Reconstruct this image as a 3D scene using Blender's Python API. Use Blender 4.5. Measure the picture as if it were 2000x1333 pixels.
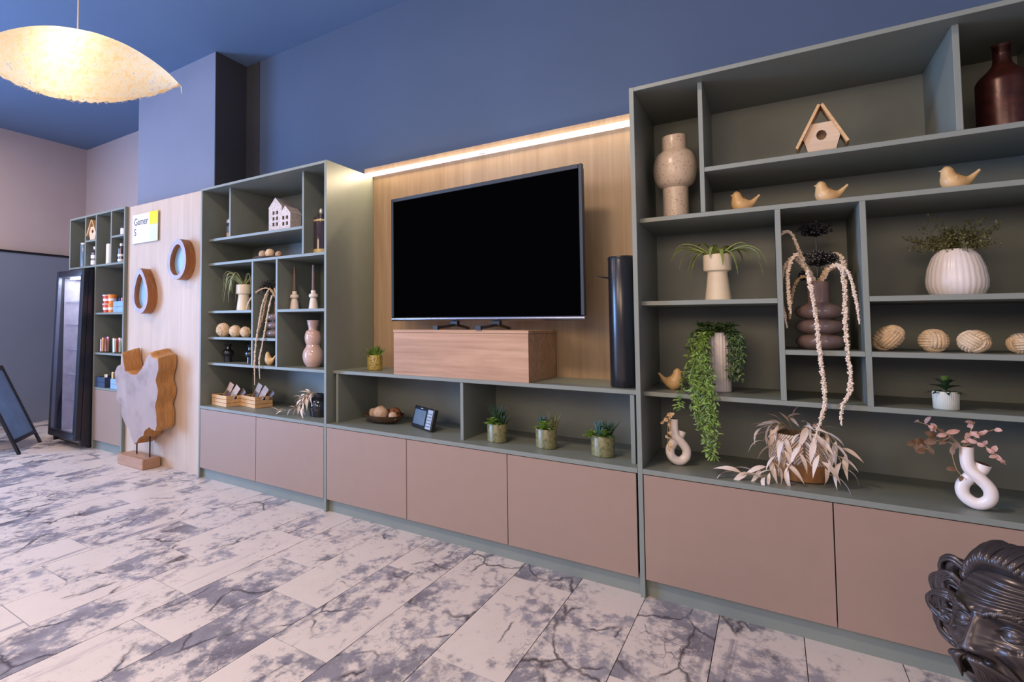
import bpy, bmesh, math, random
from mathutils import Vector, Matrix, noise
random.seed(7)
for o in list(bpy.data.objects): bpy.data.objects.remove(o)
S = bpy.context.scene
COL = S.collection
PI = math.pi
def R(d): return math.radians(d)

# ------------------------------------------------------------------ camera
cam = bpy.data.cameras.new('camera'); camo = bpy.data.objects.new('camera', cam); COL.objects.link(camo)
def cam_matrix(yaw, pitch, roll, loc):
    cy, sy = math.cos(yaw), math.sin(yaw)
    f = Vector((sy*math.cos(pitch), cy*math.cos(pitch), math.sin(pitch)))
    rt = Vector((cy, -sy, 0)); up = rt.cross(f)
    r2 = math.cos(roll)*rt + math.sin(roll)*up; u2 = -math.sin(roll)*rt + math.cos(roll)*up
    m = Matrix((r2, u2, -f)).transposed().to_4x4(); m.translation = loc
    return m
camo.matrix_world = cam_matrix(-6.90156968e-01, 4.48461184e-02, 2.34912500e-03, (0, -2.75, 1.13905))
cam.sensor_width = 36; cam.sensor_fit = 'HORIZONTAL'; cam.lens = 1094.9715/2000*36
cam.shift_x = 0.198432; cam.shift_y = -0.039878
cam.clip_start = 0.02
S.camera = camo

# ------------------------------------------------------------------ light and exposure
vs = S.view_settings
vs.view_transform = 'Standard'; vs.look = 'None'; vs.gamma = 1; vs.use_curve_mapping = False
vs.exposure = -0.2
w = bpy.data.worlds.new('world'); S.world = w; w.use_nodes = True
w.node_tree.nodes['Background'].inputs[0].default_value = (0.45, 0.62, 1.0, 1)
w.node_tree.nodes['Background'].inputs[1].default_value = 0.5
def area(name, loc, target, sx, sy, power, color, spread=180):
    l = bpy.data.lights.new(name, 'AREA'); l.shape = 'RECTANGLE'; l.size = sx; l.size_y = sy
    l.energy = power; l.color = color; l.spread = R(spread)
    o = bpy.data.objects.new(name, l); COL.objects.link(o); o.location = loc
    o.rotation_euler = (Vector(target)-Vector(loc)).to_track_quat('-Z', 'Y').to_euler()
    return o
BLUE = (0.30, 0.53, 1.0); WARM = (1.0, 0.76, 0.55)
area('window_daylight_left', (-6.70, -3.7, 1.55), (0, -3.7, 1.4), 2.2, 2.5, 560, BLUE)
area('ceiling_panel_light', (-1.15, -2.4, 3.33), (-1.25, -2.0, 0), 0.5, 0.5, 78, WARM)
area('ceiling_panel_light', (-4.35, -2.5, 3.33), (-4.35, -2.5, 0), 0.5, 0.5, 50, WARM)
area('rear_room_light', (-2.9, -5.2, 2.6), (-2.4, 0, 1.4), 2.0, 1.0, 66, (1.0, 0.74, 0.52))
area('rear_room_light', (-.5, -5.3, 2.1), (-.2, 0, 1.4), 1.8, .9, 62, (1.0, .76, .54))
area('right_fill_light', (2.2, -3.9, 2.0), (-2.6, 0, 1.5), 1.6, 1.4, 26, (1.0, .82, .62))  # unseen fill, added to lighten the right-facing panels
area('ceiling_panel_light', (-5.7, -1.3, 3.33), (-5.7, -1.3, 0), 0.5, 0.5, 45, WARM)

# ------------------------------------------------------------------ materials
def NT(name):
    m = bpy.data.materials.new(name); m.use_nodes = True
    nt = m.node_tree; b = nt.nodes['Principled BSDF']
    return m, nt, b
def node(nt, t, **kw):
    n = nt.nodes.new(t)
    for k, v in kw.items():
        if hasattr(n, k): setattr(n, k, v)
        else: n.inputs[k.replace('_', ' ')].default_value = v
    return n
def ramp(nt, fac, stops):
    r = nt.nodes.new('ShaderNodeValToRGB'); cr = r.color_ramp
    while len(cr.elements) < len(stops): cr.elements.new(0.5)
    for e, (p, c) in zip(cr.elements, stops):
        e.position = p; e.color = tuple(c)+(1,) if len(c) == 3 else c
    nt.links.new(fac, r.inputs[0]); return r.outputs[0]
def coords(nt, scale=(1,1,1), rand=0.0):
    tc = nt.nodes.new('ShaderNodeTexCoord'); mp = nt.nodes.new('ShaderNodeMapping')
    mp.inputs['Scale'].default_value = scale
    nt.links.new(tc.outputs['Object'], mp.inputs[0])
    if rand:
        oi = nt.nodes.new('ShaderNodeObjectInfo'); mu = nt.nodes.new('ShaderNodeMath'); mu.operation = 'MULTIPLY'
        mu.inputs[1].default_value = rand
        nt.links.new(oi.outputs['Random'], mu.inputs[0])
        cx = nt.nodes.new('ShaderNodeCombineXYZ')
        for i in range(3): nt.links.new(mu.outputs[0], cx.inputs[i])
        nt.links.new(cx.outputs[0], mp.inputs['Location'])
    return mp.outputs[0]
def noisetex(nt, vec, scale, detail=4, rough=.55, dist=0):
    n = nt.nodes.new('ShaderNodeTexNoise'); n.inputs['Scale'].default_value = scale
    n.inputs['Detail'].default_value = detail; n.inputs['Roughness'].default_value = rough; n.inputs['Distortion'].default_value = dist
    nt.links.new(vec, n.inputs['Vector']); return n.outputs[0]
def mix(nt, fac, a, b, mode='MIX'):
    m = nt.nodes.new('ShaderNodeMix'); m.data_type = 'RGBA'; m.blend_type = mode
    for sock, v in ((0, fac), (6, a), (7, b)):
        if hasattr(v, 'is_linked'): nt.links.new(v, m.inputs[sock])
        elif sock == 0: m.inputs[0].default_value = v
        else: m.inputs[sock].default_value = tuple(v)+(1,) if len(v) == 3 else v
    return m.outputs[2]
def bump(nt, b, h, strength=.2, dist=.01):
    n = nt.nodes.new('ShaderNodeBump'); n.inputs['Strength'].default_value = strength; n.inputs['Distance'].default_value = dist
    nt.links.new(h, n.inputs['Height']); nt.links.new(n.outputs[0], b.inputs['Normal'])
def flat(name, col, rough=.5, metal=0, var=.12, vscale=14, bmp=0, bscale=80, spec=.5, coat=0):
    m, nt, b = NT(name)
    v = coords(nt)
    n = noisetex(nt, v, vscale, 3)
    d = tuple(c*(1-var) for c in col); l = tuple(min(1, c*(1+var)) for c in col)
    nt.links.new(ramp(nt, n, [(.3, d), (.7, l)]), b.inputs['Base Color'])
    b.inputs['Roughness'].default_value = rough; b.inputs['Metallic'].default_value = metal
    b.inputs['Specular IOR Level'].default_value = spec; b.inputs['Coat Weight'].default_value = coat
    if bmp: bump(nt, b, noisetex(nt, v, bscale, 3), bmp, .004)
    return m
def speckle(name, base, spot, scale, thr=.62, rough=.4, base2=None, soft=.04):
    m, nt, b = NT(name); v = coords(nt)
    n = noisetex(nt, v, scale, 2, .5)
    c0 = mix(nt, noisetex(nt, v, 9, 3), base, base2 or tuple(c*.88 for c in base))
    f = ramp(nt, n, [(thr, (0,0,0)), (thr+soft, (1,1,1))])
    nt.links.new(mix(nt, f, c0, spot), b.inputs['Base Color']); b.inputs['Roughness'].default_value = rough
    return m
def wood(name, c1, c2, axis=2, scale=1.0, rough=.45, dark=None):
    m, nt, b = NT(name)
    sc = [38*scale]*3; sc[axis] = 1.6*scale
    v = coords(nt, tuple(sc)); n1 = noisetex(nt, v, 1.0, 5, .6, .3)
    sc2 = [5*scale]*3; sc2[axis] = .7*scale
    n2 = noisetex(nt, coords(nt, tuple(sc2)), 1.0, 4, .6, 1.2)
    f = mix(nt, .5, n1, n2)
    cr = ramp(nt, f, [(.34, c2), (.5, tuple((a+b2)/2 for a, b2 in zip(c1, c2))), (.64, c1)])
    if dark:
        sk = [3.2*scale]*3; sk[axis] = 1.1*scale
        k = ramp(nt, noisetex(nt, coords(nt, tuple(sk)), 1.0, 2, .4), [(.70, (0,0,0)), (.80, (1,1,1))])
        cr = mix(nt, k, cr, dark)
    nt.links.new(cr, b.inputs['Base Color']); b.inputs['Roughness'].default_value = rough
    bump(nt, b, n1, .12, .003)
    return m
def emit(name, col, s):
    m, nt, b = NT(name)
    b.inputs['Base Color'].default_value = tuple(col)+(1,)
    b.inputs['Emission Color'].default_value = tuple(col)+(1,); b.inputs['Emission Strength'].default_value = s
    return m
def glass(name, tint=(.8,.88,1), rough=.02, alpha=.25):
    m = bpy.data.materials.new(name); m.use_nodes = True; nt = m.node_tree; nt.nodes.clear()
    o = nt.nodes.new('ShaderNodeOutputMaterial'); tr = nt.nodes.new('ShaderNodeBsdfTransparent'); g = nt.nodes.new('ShaderNodeBsdfGlossy')
    tr.inputs[0].default_value = tuple(tint)+(1,); g.inputs['Roughness'].default_value = rough
    fr = nt.nodes.new('ShaderNodeLayerWeight'); fr.inputs[0].default_value = .5
    pw = nt.nodes.new('ShaderNodeMath'); pw.operation = 'POWER'; pw.inputs[1].default_value = 4.0
    ad = nt.nodes.new('ShaderNodeMath'); ad.operation = 'MULTIPLY_ADD'; ad.inputs[1].default_value = .6; ad.inputs[2].default_value = alpha*.4
    nt.links.new(fr.outputs['Facing'], pw.inputs[0]); nt.links.new(pw.outputs[0], ad.inputs[0])
    mx = nt.nodes.new('ShaderNodeMixShader'); nt.links.new(ad.outputs[0], mx.inputs[0])
    nt.links.new(tr.outputs[0], mx.inputs[1]); nt.links.new(g.outputs[0], mx.inputs[2]); nt.links.new(mx.outputs[0], o.inputs[0])
    return m
def floor_material():
    m, nt, b = NT('crackled_stone_tile')
    tc = nt.nodes.new('ShaderNodeTexCoord'); oi = nt.nodes.new('ShaderNodeObjectInfo')
    mu = nt.nodes.new('ShaderNodeMath'); mu.operation = 'MULTIPLY'; mu.inputs[1].default_value = 37.0
    nt.links.new(oi.outputs['Random'], mu.inputs[0])
    cx = nt.nodes.new('ShaderNodeCombineXYZ')
    for i in range(3): nt.links.new(mu.outputs[0], cx.inputs[i])
    def co(s):
        mp = nt.nodes.new('ShaderNodeMapping'); mp.inputs['Scale'].default_value = s
        nt.links.new(tc.outputs['Object'], mp.inputs[0]); nt.links.new(cx.outputs[0], mp.inputs['Location']); return mp.outputs[0]
    blot = noisetex(nt, co((3.2, 1.7, 1)), 1.0, 8, .62, .35)
    fine = noisetex(nt, co((26, 16, 1)), 1.0, 6, .7)
    streak = noisetex(nt, co((11, .9, 1)), 1.0, 6, .6, .5)
    mid = noisetex(nt, co((6, 3.5, 1)), 1.0, 7, .68, .6)
    f0 = nt.nodes.new('ShaderNodeMath'); f0.operation = 'MULTIPLY_ADD'; f0.inputs[1].default_value = .55
    nt.links.new(fine, f0.inputs[0]); nt.links.new(blot, f0.inputs[2])
    cream = mix(nt, mid, (.70, .61, .54), (.57, .50, .46))
    grey = mix(nt, ramp(nt, mid, [(.35, (0,0,0)), (.65, (1,1,1))]), (.33, .315, .35), (.14, .13, .155))
    c = mix(nt, ramp(nt, f0.outputs[0], [(.775, (0,0,0)), (.875, (1,1,1))]), cream, grey)
    c = mix(nt, ramp(nt, streak, [(.62, (0,0,0)), (.72, (.75,.75,.75))]), c, (.20, .19, .23))
    # dark cracks: edges of distorted cells, only where a mask allows
    dm = nt.nodes.new('ShaderNodeMix'); dm.data_type = 'VECTOR'; dm.inputs[0].default_value = .22
    nc = nt.nodes.new('ShaderNodeTexNoise'); nc.inputs['Scale'].default_value = 3.2; nc.inputs['Detail'].default_value = 6
    v0 = co((4.2, 2.0, 1)); nt.links.new(v0, nc.inputs['Vector']); nt.links.new(v0, dm.inputs[4]); nt.links.new(nc.outputs[1], dm.inputs[5])
    def cracks(scale, wdt):
        vo = nt.nodes.new('ShaderNodeTexVoronoi'); vo.feature = 'DISTANCE_TO_EDGE'; vo.inputs['Scale'].default_value = scale
        nt.links.new(dm.outputs[1], vo.inputs['Vector'])
        return ramp(nt, vo.outputs[0], [(0, (1,1,1)), (wdt, (0,0,0))])
    mask = ramp(nt, noisetex(nt, co((3.6, 2.4, 1)), 1.0, 3, .5), [(.52, (0,0,0)), (.59, (1,1,1))])
    big = mix(nt, 1.0, cracks(1.5, .032), mask, 'MULTIPLY')
    mask2 = ramp(nt, noisetex(nt, co((5, 3, 1)), 1.0, 2, .5), [(.61, (0,0,0)), (.69, (1,1,1))])
    small = mix(nt, 1.0, cracks(5.0, .035), mask2, 'MULTIPLY')
    spk = mix(nt, 1.0, ramp(nt, noisetex(nt, co((60, 40, 1)), 1.0, 3, .6), [(.60, (0,0,0)), (.66, (1,1,1))]), ramp(nt, mid, [(.5, (0,0,0)), (.62, (.8,.8,.8))]), 'MULTIPLY')
    c = mix(nt, spk, c, (.28, .26, .29)); c = mix(nt, small, c, (.13, .115, .13)); c = mix(nt, big, c, (.045, .04, .05))
    nt.links.new(c, b.inputs['Base Color']); b.inputs['Roughness'].default_value = .34
    bump(nt, b, blot, .05, .003)
    return m
def shade_material():
    m = bpy.data.materials.new('fibre_shade'); m.use_nodes = True; nt = m.node_tree; nt.nodes.clear()
    o = nt.nodes.new('ShaderNodeOutputMaterial')
    v = coords(nt, (9, 9, 9)); n = noisetex(nt, v, 4.0, 8, .75, .8); n2 = noisetex(nt, v, .35, 3, .5)
    col = mix(nt, ramp(nt, n, [(.38, (0,0,0)), (.60, (1,1,1))]), mix(nt, n2, (.95, .66, .28), (.90, .74, .44)), (.96, .88, .70))
    tl = nt.nodes.new('ShaderNodeBsdfTranslucent'); df = nt.nodes.new('ShaderNodeBsdfDiffuse'); tp = nt.nodes.new('ShaderNodeBsdfTransparent')
    nt.links.new(col, tl.inputs[0]); nt.links.new(col, df.inputs[0])
    m1 = nt.nodes.new('ShaderNodeMixShader'); m1.inputs[0].default_value = .3
    nt.links.new(tl.outputs[0], m1.inputs[1]); nt.links.new(df.outputs[0], m1.inputs[2])
    m2 = nt.nodes.new('ShaderNodeMixShader')
    nt.links.new(ramp(nt, n, [(.55, (0,0,0)), (.70, (.6,.6,.6))]), m2.inputs[0])
    nt.links.new(m1.outputs[0], m2.inputs[1]); nt.links.new(tp.outputs[0], m2.inputs[2]); nt.links.new(m2.outputs[0], o.inputs[0])
    return m
M = {}
M['cab'] = flat('sage_grey_lacquer', (.195, .215, .185), .42, var=.03)
M['door'] = flat('taupe_lacquer', (.290, .193, .142), .45, var=.02)
M['wall'] = flat('slate_blue_paint', (.069, .102, .170), .8, var=.04, vscale=2)
M['wall_lilac'] = flat('lilac_grey_paint', (.195, .215, .285), .8, var=.04, vscale=2)
M['wall_mauve'] = flat('mauve_grey_paint', (.46, .40, .42), .8, var=.03, vscale=2)
M['wall_dark'] = flat('charcoal_wall', (.035, .038, .048), .8, var=.05, vscale=2)
M['ceiling'] = flat('blue_ceiling_paint', (.13, .205, .34), .8, var=.03, vscale=2)
M['wainscot'] = flat('dusty_blue_panel', (.17, .21, .30), .55, var=.03, vscale=3)
M['tile'] = floor_material()
M['grout'] = flat('dark_grout', (.10, .085, .08), .9)
M['oak'] = wood('oak_veneer', (.45, .315, .19), (.32, .205, .11), 2, 1.0, .5, (.22, .13, .065))
M['oak_pale'] = wood('pale_oak_veneer', (.56, .42, .31), (.45, .33, .235), 2, 1.0, .5)
M['oak_block'] = wood('sawn_oak_veneer', (.50, .30, .18), (.30, .165, .09), 0, 1.3, .5)
M['birch'] = wood('birch_ply', (.70, .52, .36), (.58, .40, .25), 0, 2.0, .55)
M['pine'] = wood('pine_slat', (.74, .48, .24), (.52, .28, .11), 0, 2.5, .55)
M['teak'] = wood('teak_side', (.54, .27, .085), (.30, .125, .03), 2, 1.5, .5, (.10, .035, .01))
M['teak_base'] = wood('teak_base_wood', (.46, .27, .17), (.30, .16, .09), 0, 1.5, .5)
M['teak_face'] = speckle('bleached_teak_face', (.37, .265, .215), (.24, .165, .13), 8, .52, .55, (.27, .195, .17), .20)
M['mirror_wood'] = wood('mirror_frame_wood', (.46, .18, .055), (.24, .08, .02), 2, 2.0, .4)
M['mirror_face'] = flat('mirror_frame_face', (.36, .31, .33), .5)
M['mirror'] = flat('mirror_glass', (.27, .44, .58), .22, 0, var=0, spec=.3)  # reflected daylight painted in as a plain blue base colour
M['black'] = flat('black_plastic', (.012, .012, .014), .35, var=.05)
M['screen'] = flat('black_screen', (.001, .001, .0012), .35, var=0, spec=.0)
M['bezel'] = flat('dark_blue_bezel', (.014, .021, .032), .5, .0, var=.02)
M['chrome'] = flat('brushed_chrome', (.30, .32, .36), .28, 1, var=.03)
M['alu'] = flat('anodised_aluminium', (.60, .58, .55), .35, .8, var=.03)
M['led'] = emit('led_diffuser', (1.0, .84, .66), 8)
M['fridge_led'] = emit('fridge_lamp', (.85, .90, 1.0), 12)
M['cream'] = flat('cream_ceramic', (.78, .65, .46), .42, var=.04, bmp=.05)
M['candle_cream'] = flat('candle_holder_ceramic', (.72, .62, .52), .45, var=.05)
M['candle'] = flat('brown_wax', (.13, .075, .05), .45)
M['speck'] = speckle('speckled_ceramic', (.72, .58, .47), (.45, .27, .20), 130, .60, .28, (.62, .50, .40), .06)
M['stone'] = speckle('terrazzo_ceramic', (.60, .51, .46), (.40, .33, .30), 90, .56, .6, (.62, .52, .48))
M['bird'] = flat('honey_wood', (.66, .42, .19), .38, var=.10, vscale=20)
M['white'] = flat('white_ceramic', (.80, .72, .68), .30, var=.04)
M['grey_pot'] = flat('sage_white_ceramic', (.52, .54, .47), .45, var=.05)
M['mauve_glaze'] = flat('mauve_brown_glaze', (.17, .115, .105), .16, var=.18, vscale=9, coat=.4)
M['pink_glaze'] = flat('dusty_pink_glaze', (.56, .37, .30), .14, var=.05, vscale=6)
M['black_glaze'] = flat('black_glaze', (.012, .012, .016), .1, coat=.5)
M['red_glaze'] = flat('oxblood_glaze', (.055, .014, .012), .30, var=.35, vscale=40, metal=.3, bmp=.1)
M['rope'] = flat('jute_rope', (.68, .50, .31), .8, var=.16, vscale=70, bmp=.8, bscale=160)
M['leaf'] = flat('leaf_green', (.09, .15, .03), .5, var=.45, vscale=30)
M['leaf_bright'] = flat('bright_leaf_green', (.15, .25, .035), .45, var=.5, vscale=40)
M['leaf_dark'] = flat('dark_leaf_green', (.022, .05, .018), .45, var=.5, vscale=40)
M['leaf_olive'] = flat('olive_leaf', (.115, .115, .042), .6, var=.5, vscale=60)
M['leaf_air'] = flat('tillandsia_leaf', (.20, .25, .06), .5, var=.35, vscale=25)
M['leaf_sage'] = flat('sage_tillandsia_leaf', (.30, .32, .16), .55, var=.3, vscale=25)
M['leaf_blue'] = flat('blue_green_leaf', (.035, .12, .11), .45, var=.4, vscale=30)
M['dried'] = flat('bleached_dried_leaf', (.66, .53, .43), .7, var=.12, vscale=30)
M['dried_stem'] = flat('dried_stem', (.40, .25, .12), .7)
M['amaranth'] = flat('bleached_amaranth', (.76, .62, .48), .85, var=.15, vscale=90)
M['amaranth_tan'] = flat('tan_amaranth', (.58, .40, .22), .85, var=.2, vscale=90)
M['berry'] = flat('black_berry', (.010, .009, .014), .3)
M['petal'] = flat('dried_rose_petal', (.52, .29, .23), .65, var=.2, vscale=60)
M['petal_tan'] = flat('dried_tan_petal', (.70, .50, .30), .65, var=.2, vscale=60)
M['petal_brown'] = flat('brown_dried_leaf', (.17, .095, .05), .65, var=.3, vscale=60)
M['gold_pot'] = speckle('gold_green_glaze', (.26, .20, .06), (.09, .095, .04), 70, .46, .32, (.16, .19, .11), .25)
M['gold'] = speckle('gold_mosaic_glaze', (.46, .34, .07), (.16, .12, .03), 110, .50, .3, (.38, .27, .06), .10)
M['bowl'] = flat('dark_wood_bowl', (.085, .045, .022), .5, var=.3)
M['seed'] = speckle('woody_seed_ball', (.55, .38, .25), (.33, .20, .12), 75, .50, .8, None, .2)
M['seed_dark'] = speckle('rust_seed_ball', (.24, .09, .03), (.06, .02, .01), 45, .5, .8, None, .12)
M['suede'] = flat('tan_suede', (.30, .135, .045), .85, var=.2, vscale=40)
M['weave_light'] = flat('light_woven_straw', (.62, .50, .40), .8, var=.15, vscale=60)
M['weave_dark'] = flat('brown_woven_straw', (.24, .15, .085), .85, var=.2, vscale=60)
M['bronze'] = flat('dark_bronze', (.070, .058, .058), .30, .6, var=.2, vscale=18)
M['plinth_grey'] = flat('dark_pedestal', (.05, .05, .055), .6)
M['paper'] = flat('kraft_label', (.52, .40, .33), .7)
M['leaflet'] = flat('brown_leaflet', (.13, .085, .07), .5)
M['leaflet_lt'] = flat('taupe_leaflet', (.36, .27, .22), .55)
M['ink'] = flat('charcoal_ink', (.06, .06, .07), .6, var=0)
M['sign_white'] = flat('frosted_acrylic', (.74, .70, .66), .08, var=.02)
M['yellow'] = flat('yellow_panel', (.90, .62, .0), .3, var=.02)
M['olive_panel'] = flat('pale_olive_panel', (.62, .66, .46), .1, var=.02)
M['steel'] = flat('black_steel', (.02, .02, .022), .4, .6)
M['black_glossy'] = flat('black_satin_metal', (.010, .010, .013), .24, var=.05, spec=.6)
M['fridge'] = flat('fridge_black', (.018, .018, .026), .35)
M['fridge_in'] = flat('fridge_liner', (.62, .58, .62), .5)
M['wire'] = flat('white_wire', (.60, .60, .62), .4)
M['glass'] = glass('fridge_glass', (.86, .88, .95), .03, .10)  # blue of the reflections put into the transparent tint
M['jar_glass'] = glass('jar_glass', (.90, .97, .93), .02, .03)
M['decanter_glass'] = flat('smoky_bottle', (.05, .035, .045), .08, var=.15, coat=.6)
M['chalk'] = flat('chalkboard_reflected_blue', (.08, .165, .32), .22, var=.15, vscale=5)  # blue of the window reflection put into the board colour
M['crate_blue'] = flat('blue_painted_crate', (.22, .36, .62), .6)
M['crate_black'] = flat('black_painted_crate', (.03, .045, .085), .55)
for n, c in dict(green=(.10,.42,.10), orange=(.80,.25,.03), red=(.66,.08,.05), lime=(.45,.55,.20), pink=(.78,.30,.34), violet=(.30,.15,.45), navy=(.03,.03,.22), goldfoil=(.62,.47,.20), whitish=(.80,.72,.70), brown=(.10,.04,.02)).items():
    M[n] = flat('wrapper_'+n, c, .35, var=.12, vscale=120)
M['device_grey'] = flat('blue_grey_lcd', (.12, .18, .24), .18, var=.12, vscale=9)
M['device_key'] = flat('silver_keypad', (.48, .56, .66), .3, .3, var=.06)
M['shade'] = shade_material()
M['bulb'] = emit('warm_bulb', (1.0, .92, .80), 16)
M['cord'] = flat('grey_cord', (.55, .48, .40), .5)

# ------------------------------------------------------------------ mesh helpers
class MB:
    def __init__(s): s.bm = bmesh.new()
    def box(s, x0, x1, y0, y1, z0, z1, mtx=None):
        vs = [s.bm.verts.new(Vector((x, y, z)) if mtx is None else mtx @ Vector((x, y, z))) for x in (x0, x1) for y in (y0, y1) for z in (z0, z1)]
        for f in ((0,1,3,2), (4,6,7,5), (0,4,5,1), (2,3,7,6), (0,2,6,4), (1,5,7,3)):
            s.bm.faces.new([vs[i] for i in f])
        return s
    def lathe(s, prof, c=(0,0,0), seg=32, cap0=True, cap1=False, fn=None, mtx=None):
        rings = []
        for (r, z) in prof:
            ring = []
            for i in range(seg):
                a = 2*PI*i/seg
                rr = r if fn is None else fn(r, a, z)
                p = Vector((c[0]+rr*math.cos(a), c[1]+rr*math.sin(a), c[2]+z))
                ring.append(s.bm.verts.new(mtx @ p if mtx else p))
            rings.append(ring)
        for a, b in zip(rings, rings[1:]):
            for i in range(seg):
                s.face((a[i], a[(i+1) % seg], b[(i+1) % seg], b[i]))
        if cap0: s.face(rings[0][::-1])
        if cap1: s.face(rings[-1])
        return s
    def face(s, vs):
        f = s.bm.faces.new(vs); f.smooth = True; return f
    def tube(s, pts, radii, seg=8, cap=True, flat_=1.0, up=None):
        pts = [Vector(p) for p in pts]; n = len(pts)
        if not hasattr(radii, '__len__'): radii = [radii]*n
        rings = []; prev = None
        for i, p in enumerate(pts):
            t = (pts[min(i+1, n-1)]-pts[max(i-1, 0)]).normalized()
            if prev is None:
                ref = Vector(up) if up else (Vector((0,0,1)) if abs(t.z) < .9 else Vector((1,0,0)))
                a = (ref - t*ref.dot(t)).normalized()
            else:
                a = prev - t*prev.dot(t)
                a = a.normalized() if a.length > 1e-6 else t.orthogonal().normalized()
            prev = a; b = t.cross(a)
            rings.append([s.bm.verts.new(p + radii[i]*(math.cos(2*PI*k/seg)*a*flat_ + math.sin(2*PI*k/seg)*b)) for k in range(seg)])
        for a, b in zip(rings, rings[1:]):
            for i in range(seg): s.face((a[i], a[(i+1) % seg], b[(i+1) % seg], b[i]))
        if cap: s.face(rings[0][::-1]); s.face(rings[-1])
        return s
    def ball(s, c, r, sub=2, sc=(1,1,1)):
        g = bmesh.ops.create_icosphere(s.bm, subdivisions=sub, radius=1, matrix=Matrix.Translation(c) @ Matrix.Diagonal((r*sc[0], r*sc[1], r*sc[2], 1)))
        for v in g['verts']:
            for f in v.link_faces: f.smooth = True
        return s
    def prism(s, poly, y0, y1, mtx=None):      # polygon in XZ, extruded along Y
        a = [s.bm.verts.new(mtx @ Vector((x, y0, z)) if mtx else Vector((x, y0, z))) for x, z in poly]
        b = [s.bm.verts.new(mtx @ Vector((x, y1, z)) if mtx else Vector((x, y1, z))) for x, z in poly]
        n = len(poly); s.bm.faces.new(a); s.bm.faces.new(b[::-1])
        for i in range(n): s.bm.faces.new((a[i], b[i], b[(i+1) % n], a[(i+1) % n]))
        return s
    def leaf(s, base, d, up, L, wd, bend=.2, n=5, fold=.15, shape=None):
        base = Vector(base); d = Vector(d).normalized(); up = Vector(up); up = (up-d*up.dot(d))
        up = up.normalized() if up.length > 1e-4 else d.orthogonal().normalized()
        side = d.cross(up); rows = []
        for i in range(n+1):
            t = i/n
            wv = wd*.5*(shape(t) if shape else math.sin(PI*min(1, t*.92+.05))**.8)
            c = base + d*L*t + up*L*(bend*t - bend*1.6*t*t)
            rows.append((s.bm.verts.new(c - side*wv + up*fold*wv), s.bm.verts.new(c), s.bm.verts.new(c + side*wv + up*fold*wv)))
        for a, b in zip(rows, rows[1:]):
            s.face((a[0], a[1], b[1], b[0])); s.face((a[1], a[2], b[2], b[1]))
        return s
    def plate_hole(s, outer, hc, hr, y0, y1, n=24):   # convex outline with a round hole, facing -Y
        def ray(a):
            d = Vector((math.cos(a), math.sin(a))); best = None
            for i in range(len(outer)):
                p = Vector(outer[i])-Vector(hc); q = Vector(outer[(i+1) % len(outer)])-Vector(hc); e = q-p
                den = d.x*e.y-d.y*e.x
                if abs(den) < 1e-9: continue
                t = (p.x*e.y-p.y*e.x)/den; u = (p.x*d.y-p.y*d.x)/den
                if t > 0 and -1e-6 <= u <= 1+1e-6 and (best is None or t < best): best = t
            return Vector(hc)+d*best
        angs = sorted([2*PI*i/n for i in range(n)] + [math.atan2(p[1]-hc[1], p[0]-hc[0]) % (2*PI) for p in outer])
        loops = []
        for y in (y0, y1):
            loops.append([s.bm.verts.new((*[ray(a).x], y, ray(a).y)) for a in angs])
            loops.append([s.bm.verts.new((hc[0]+hr*math.cos(a), y, hc[1]+hr*math.sin(a))) for a in angs])
        k = len(angs); of, hf, ob, hb = loops
        for i in range(k):
            j = (i+1) % k
            for q in ((of[i], of[j], hf[j], hf[i]), (ob[j], ob[i], hb[i], hb[j]), (of[j], of[i], ob[i], ob[j]), (hf[i], hf[j], hb[j], hb[i])):
                s.bm.faces.new(q)
        return s
    def build(s, name, mat, parent=None, loc=(0,0,0), rot=(0,0,0), bevel=0, ang=35, **props):
        bmesh.ops.remove_doubles(s.bm, verts=s.bm.verts, dist=1e-6) if bevel else None
        if bevel:
            bmesh.ops.bevel(s.bm, geom=[e for e in s.bm.edges if len(e.link_faces) == 2 and e.calc_face_angle(0) > .6], offset=bevel, segments=1, affect='EDGES')
        bmesh.ops.recalc_face_normals(s.bm, faces=s.bm.faces)
        me = bpy.data.meshes.new(name); s.bm.to_mesh(me); s.bm.free()
        try: me.set_sharp_from_angle(angle=R(ang))
        except Exception: pass
        for m in (mat if isinstance(mat, (list, tuple)) else [mat]): me.materials.append(M[m])
        o = bpy.data.objects.new(name, me); COL.objects.link(o)
        o.parent = parent; o.location = loc; o.rotation_euler = rot
        for k, v in props.items(): o[k] = v
        return o
def inst(src, parent=None, loc=(0,0,0), rot=(0,0,0), scale=(1,1,1)):
    o = src.copy(); COL.objects.link(o); o.parent = parent; o.location = loc; o.rotation_euler = rot; o.scale = scale
    return o
def thing(name, label, cat, loc=(0,0,0), rz=0, group=None):
    o = bpy.data.objects.new(name, None); COL.objects.link(o); o.empty_display_size = .05
    o.location = loc; o.rotation_euler = (0, 0, rz); o['label'] = label; o['category'] = cat
    if group: o['group'] = group
    return o
def tag(o, label, cat, group=None):
    o['label'] = label; o['category'] = cat
    if group: o['group'] = group
    return o
def dup(root, label, loc=None, rz=None, group=None, scale=None):
    r = root.copy(); COL.objects.link(r); r['label'] = label
    if group: r['group'] = group
    if loc is not None: r.location = loc
    if rz is not None: r.rotation_euler = (0, 0, rz)
    if scale is not None: r.scale = scale
    for ch in list(root.children):
        c = ch.copy(); COL.objects.link(c); c.parent = r
        for g in list(ch.children):
            d = g.copy(); COL.objects.link(d); d.parent = c
    return r
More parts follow.
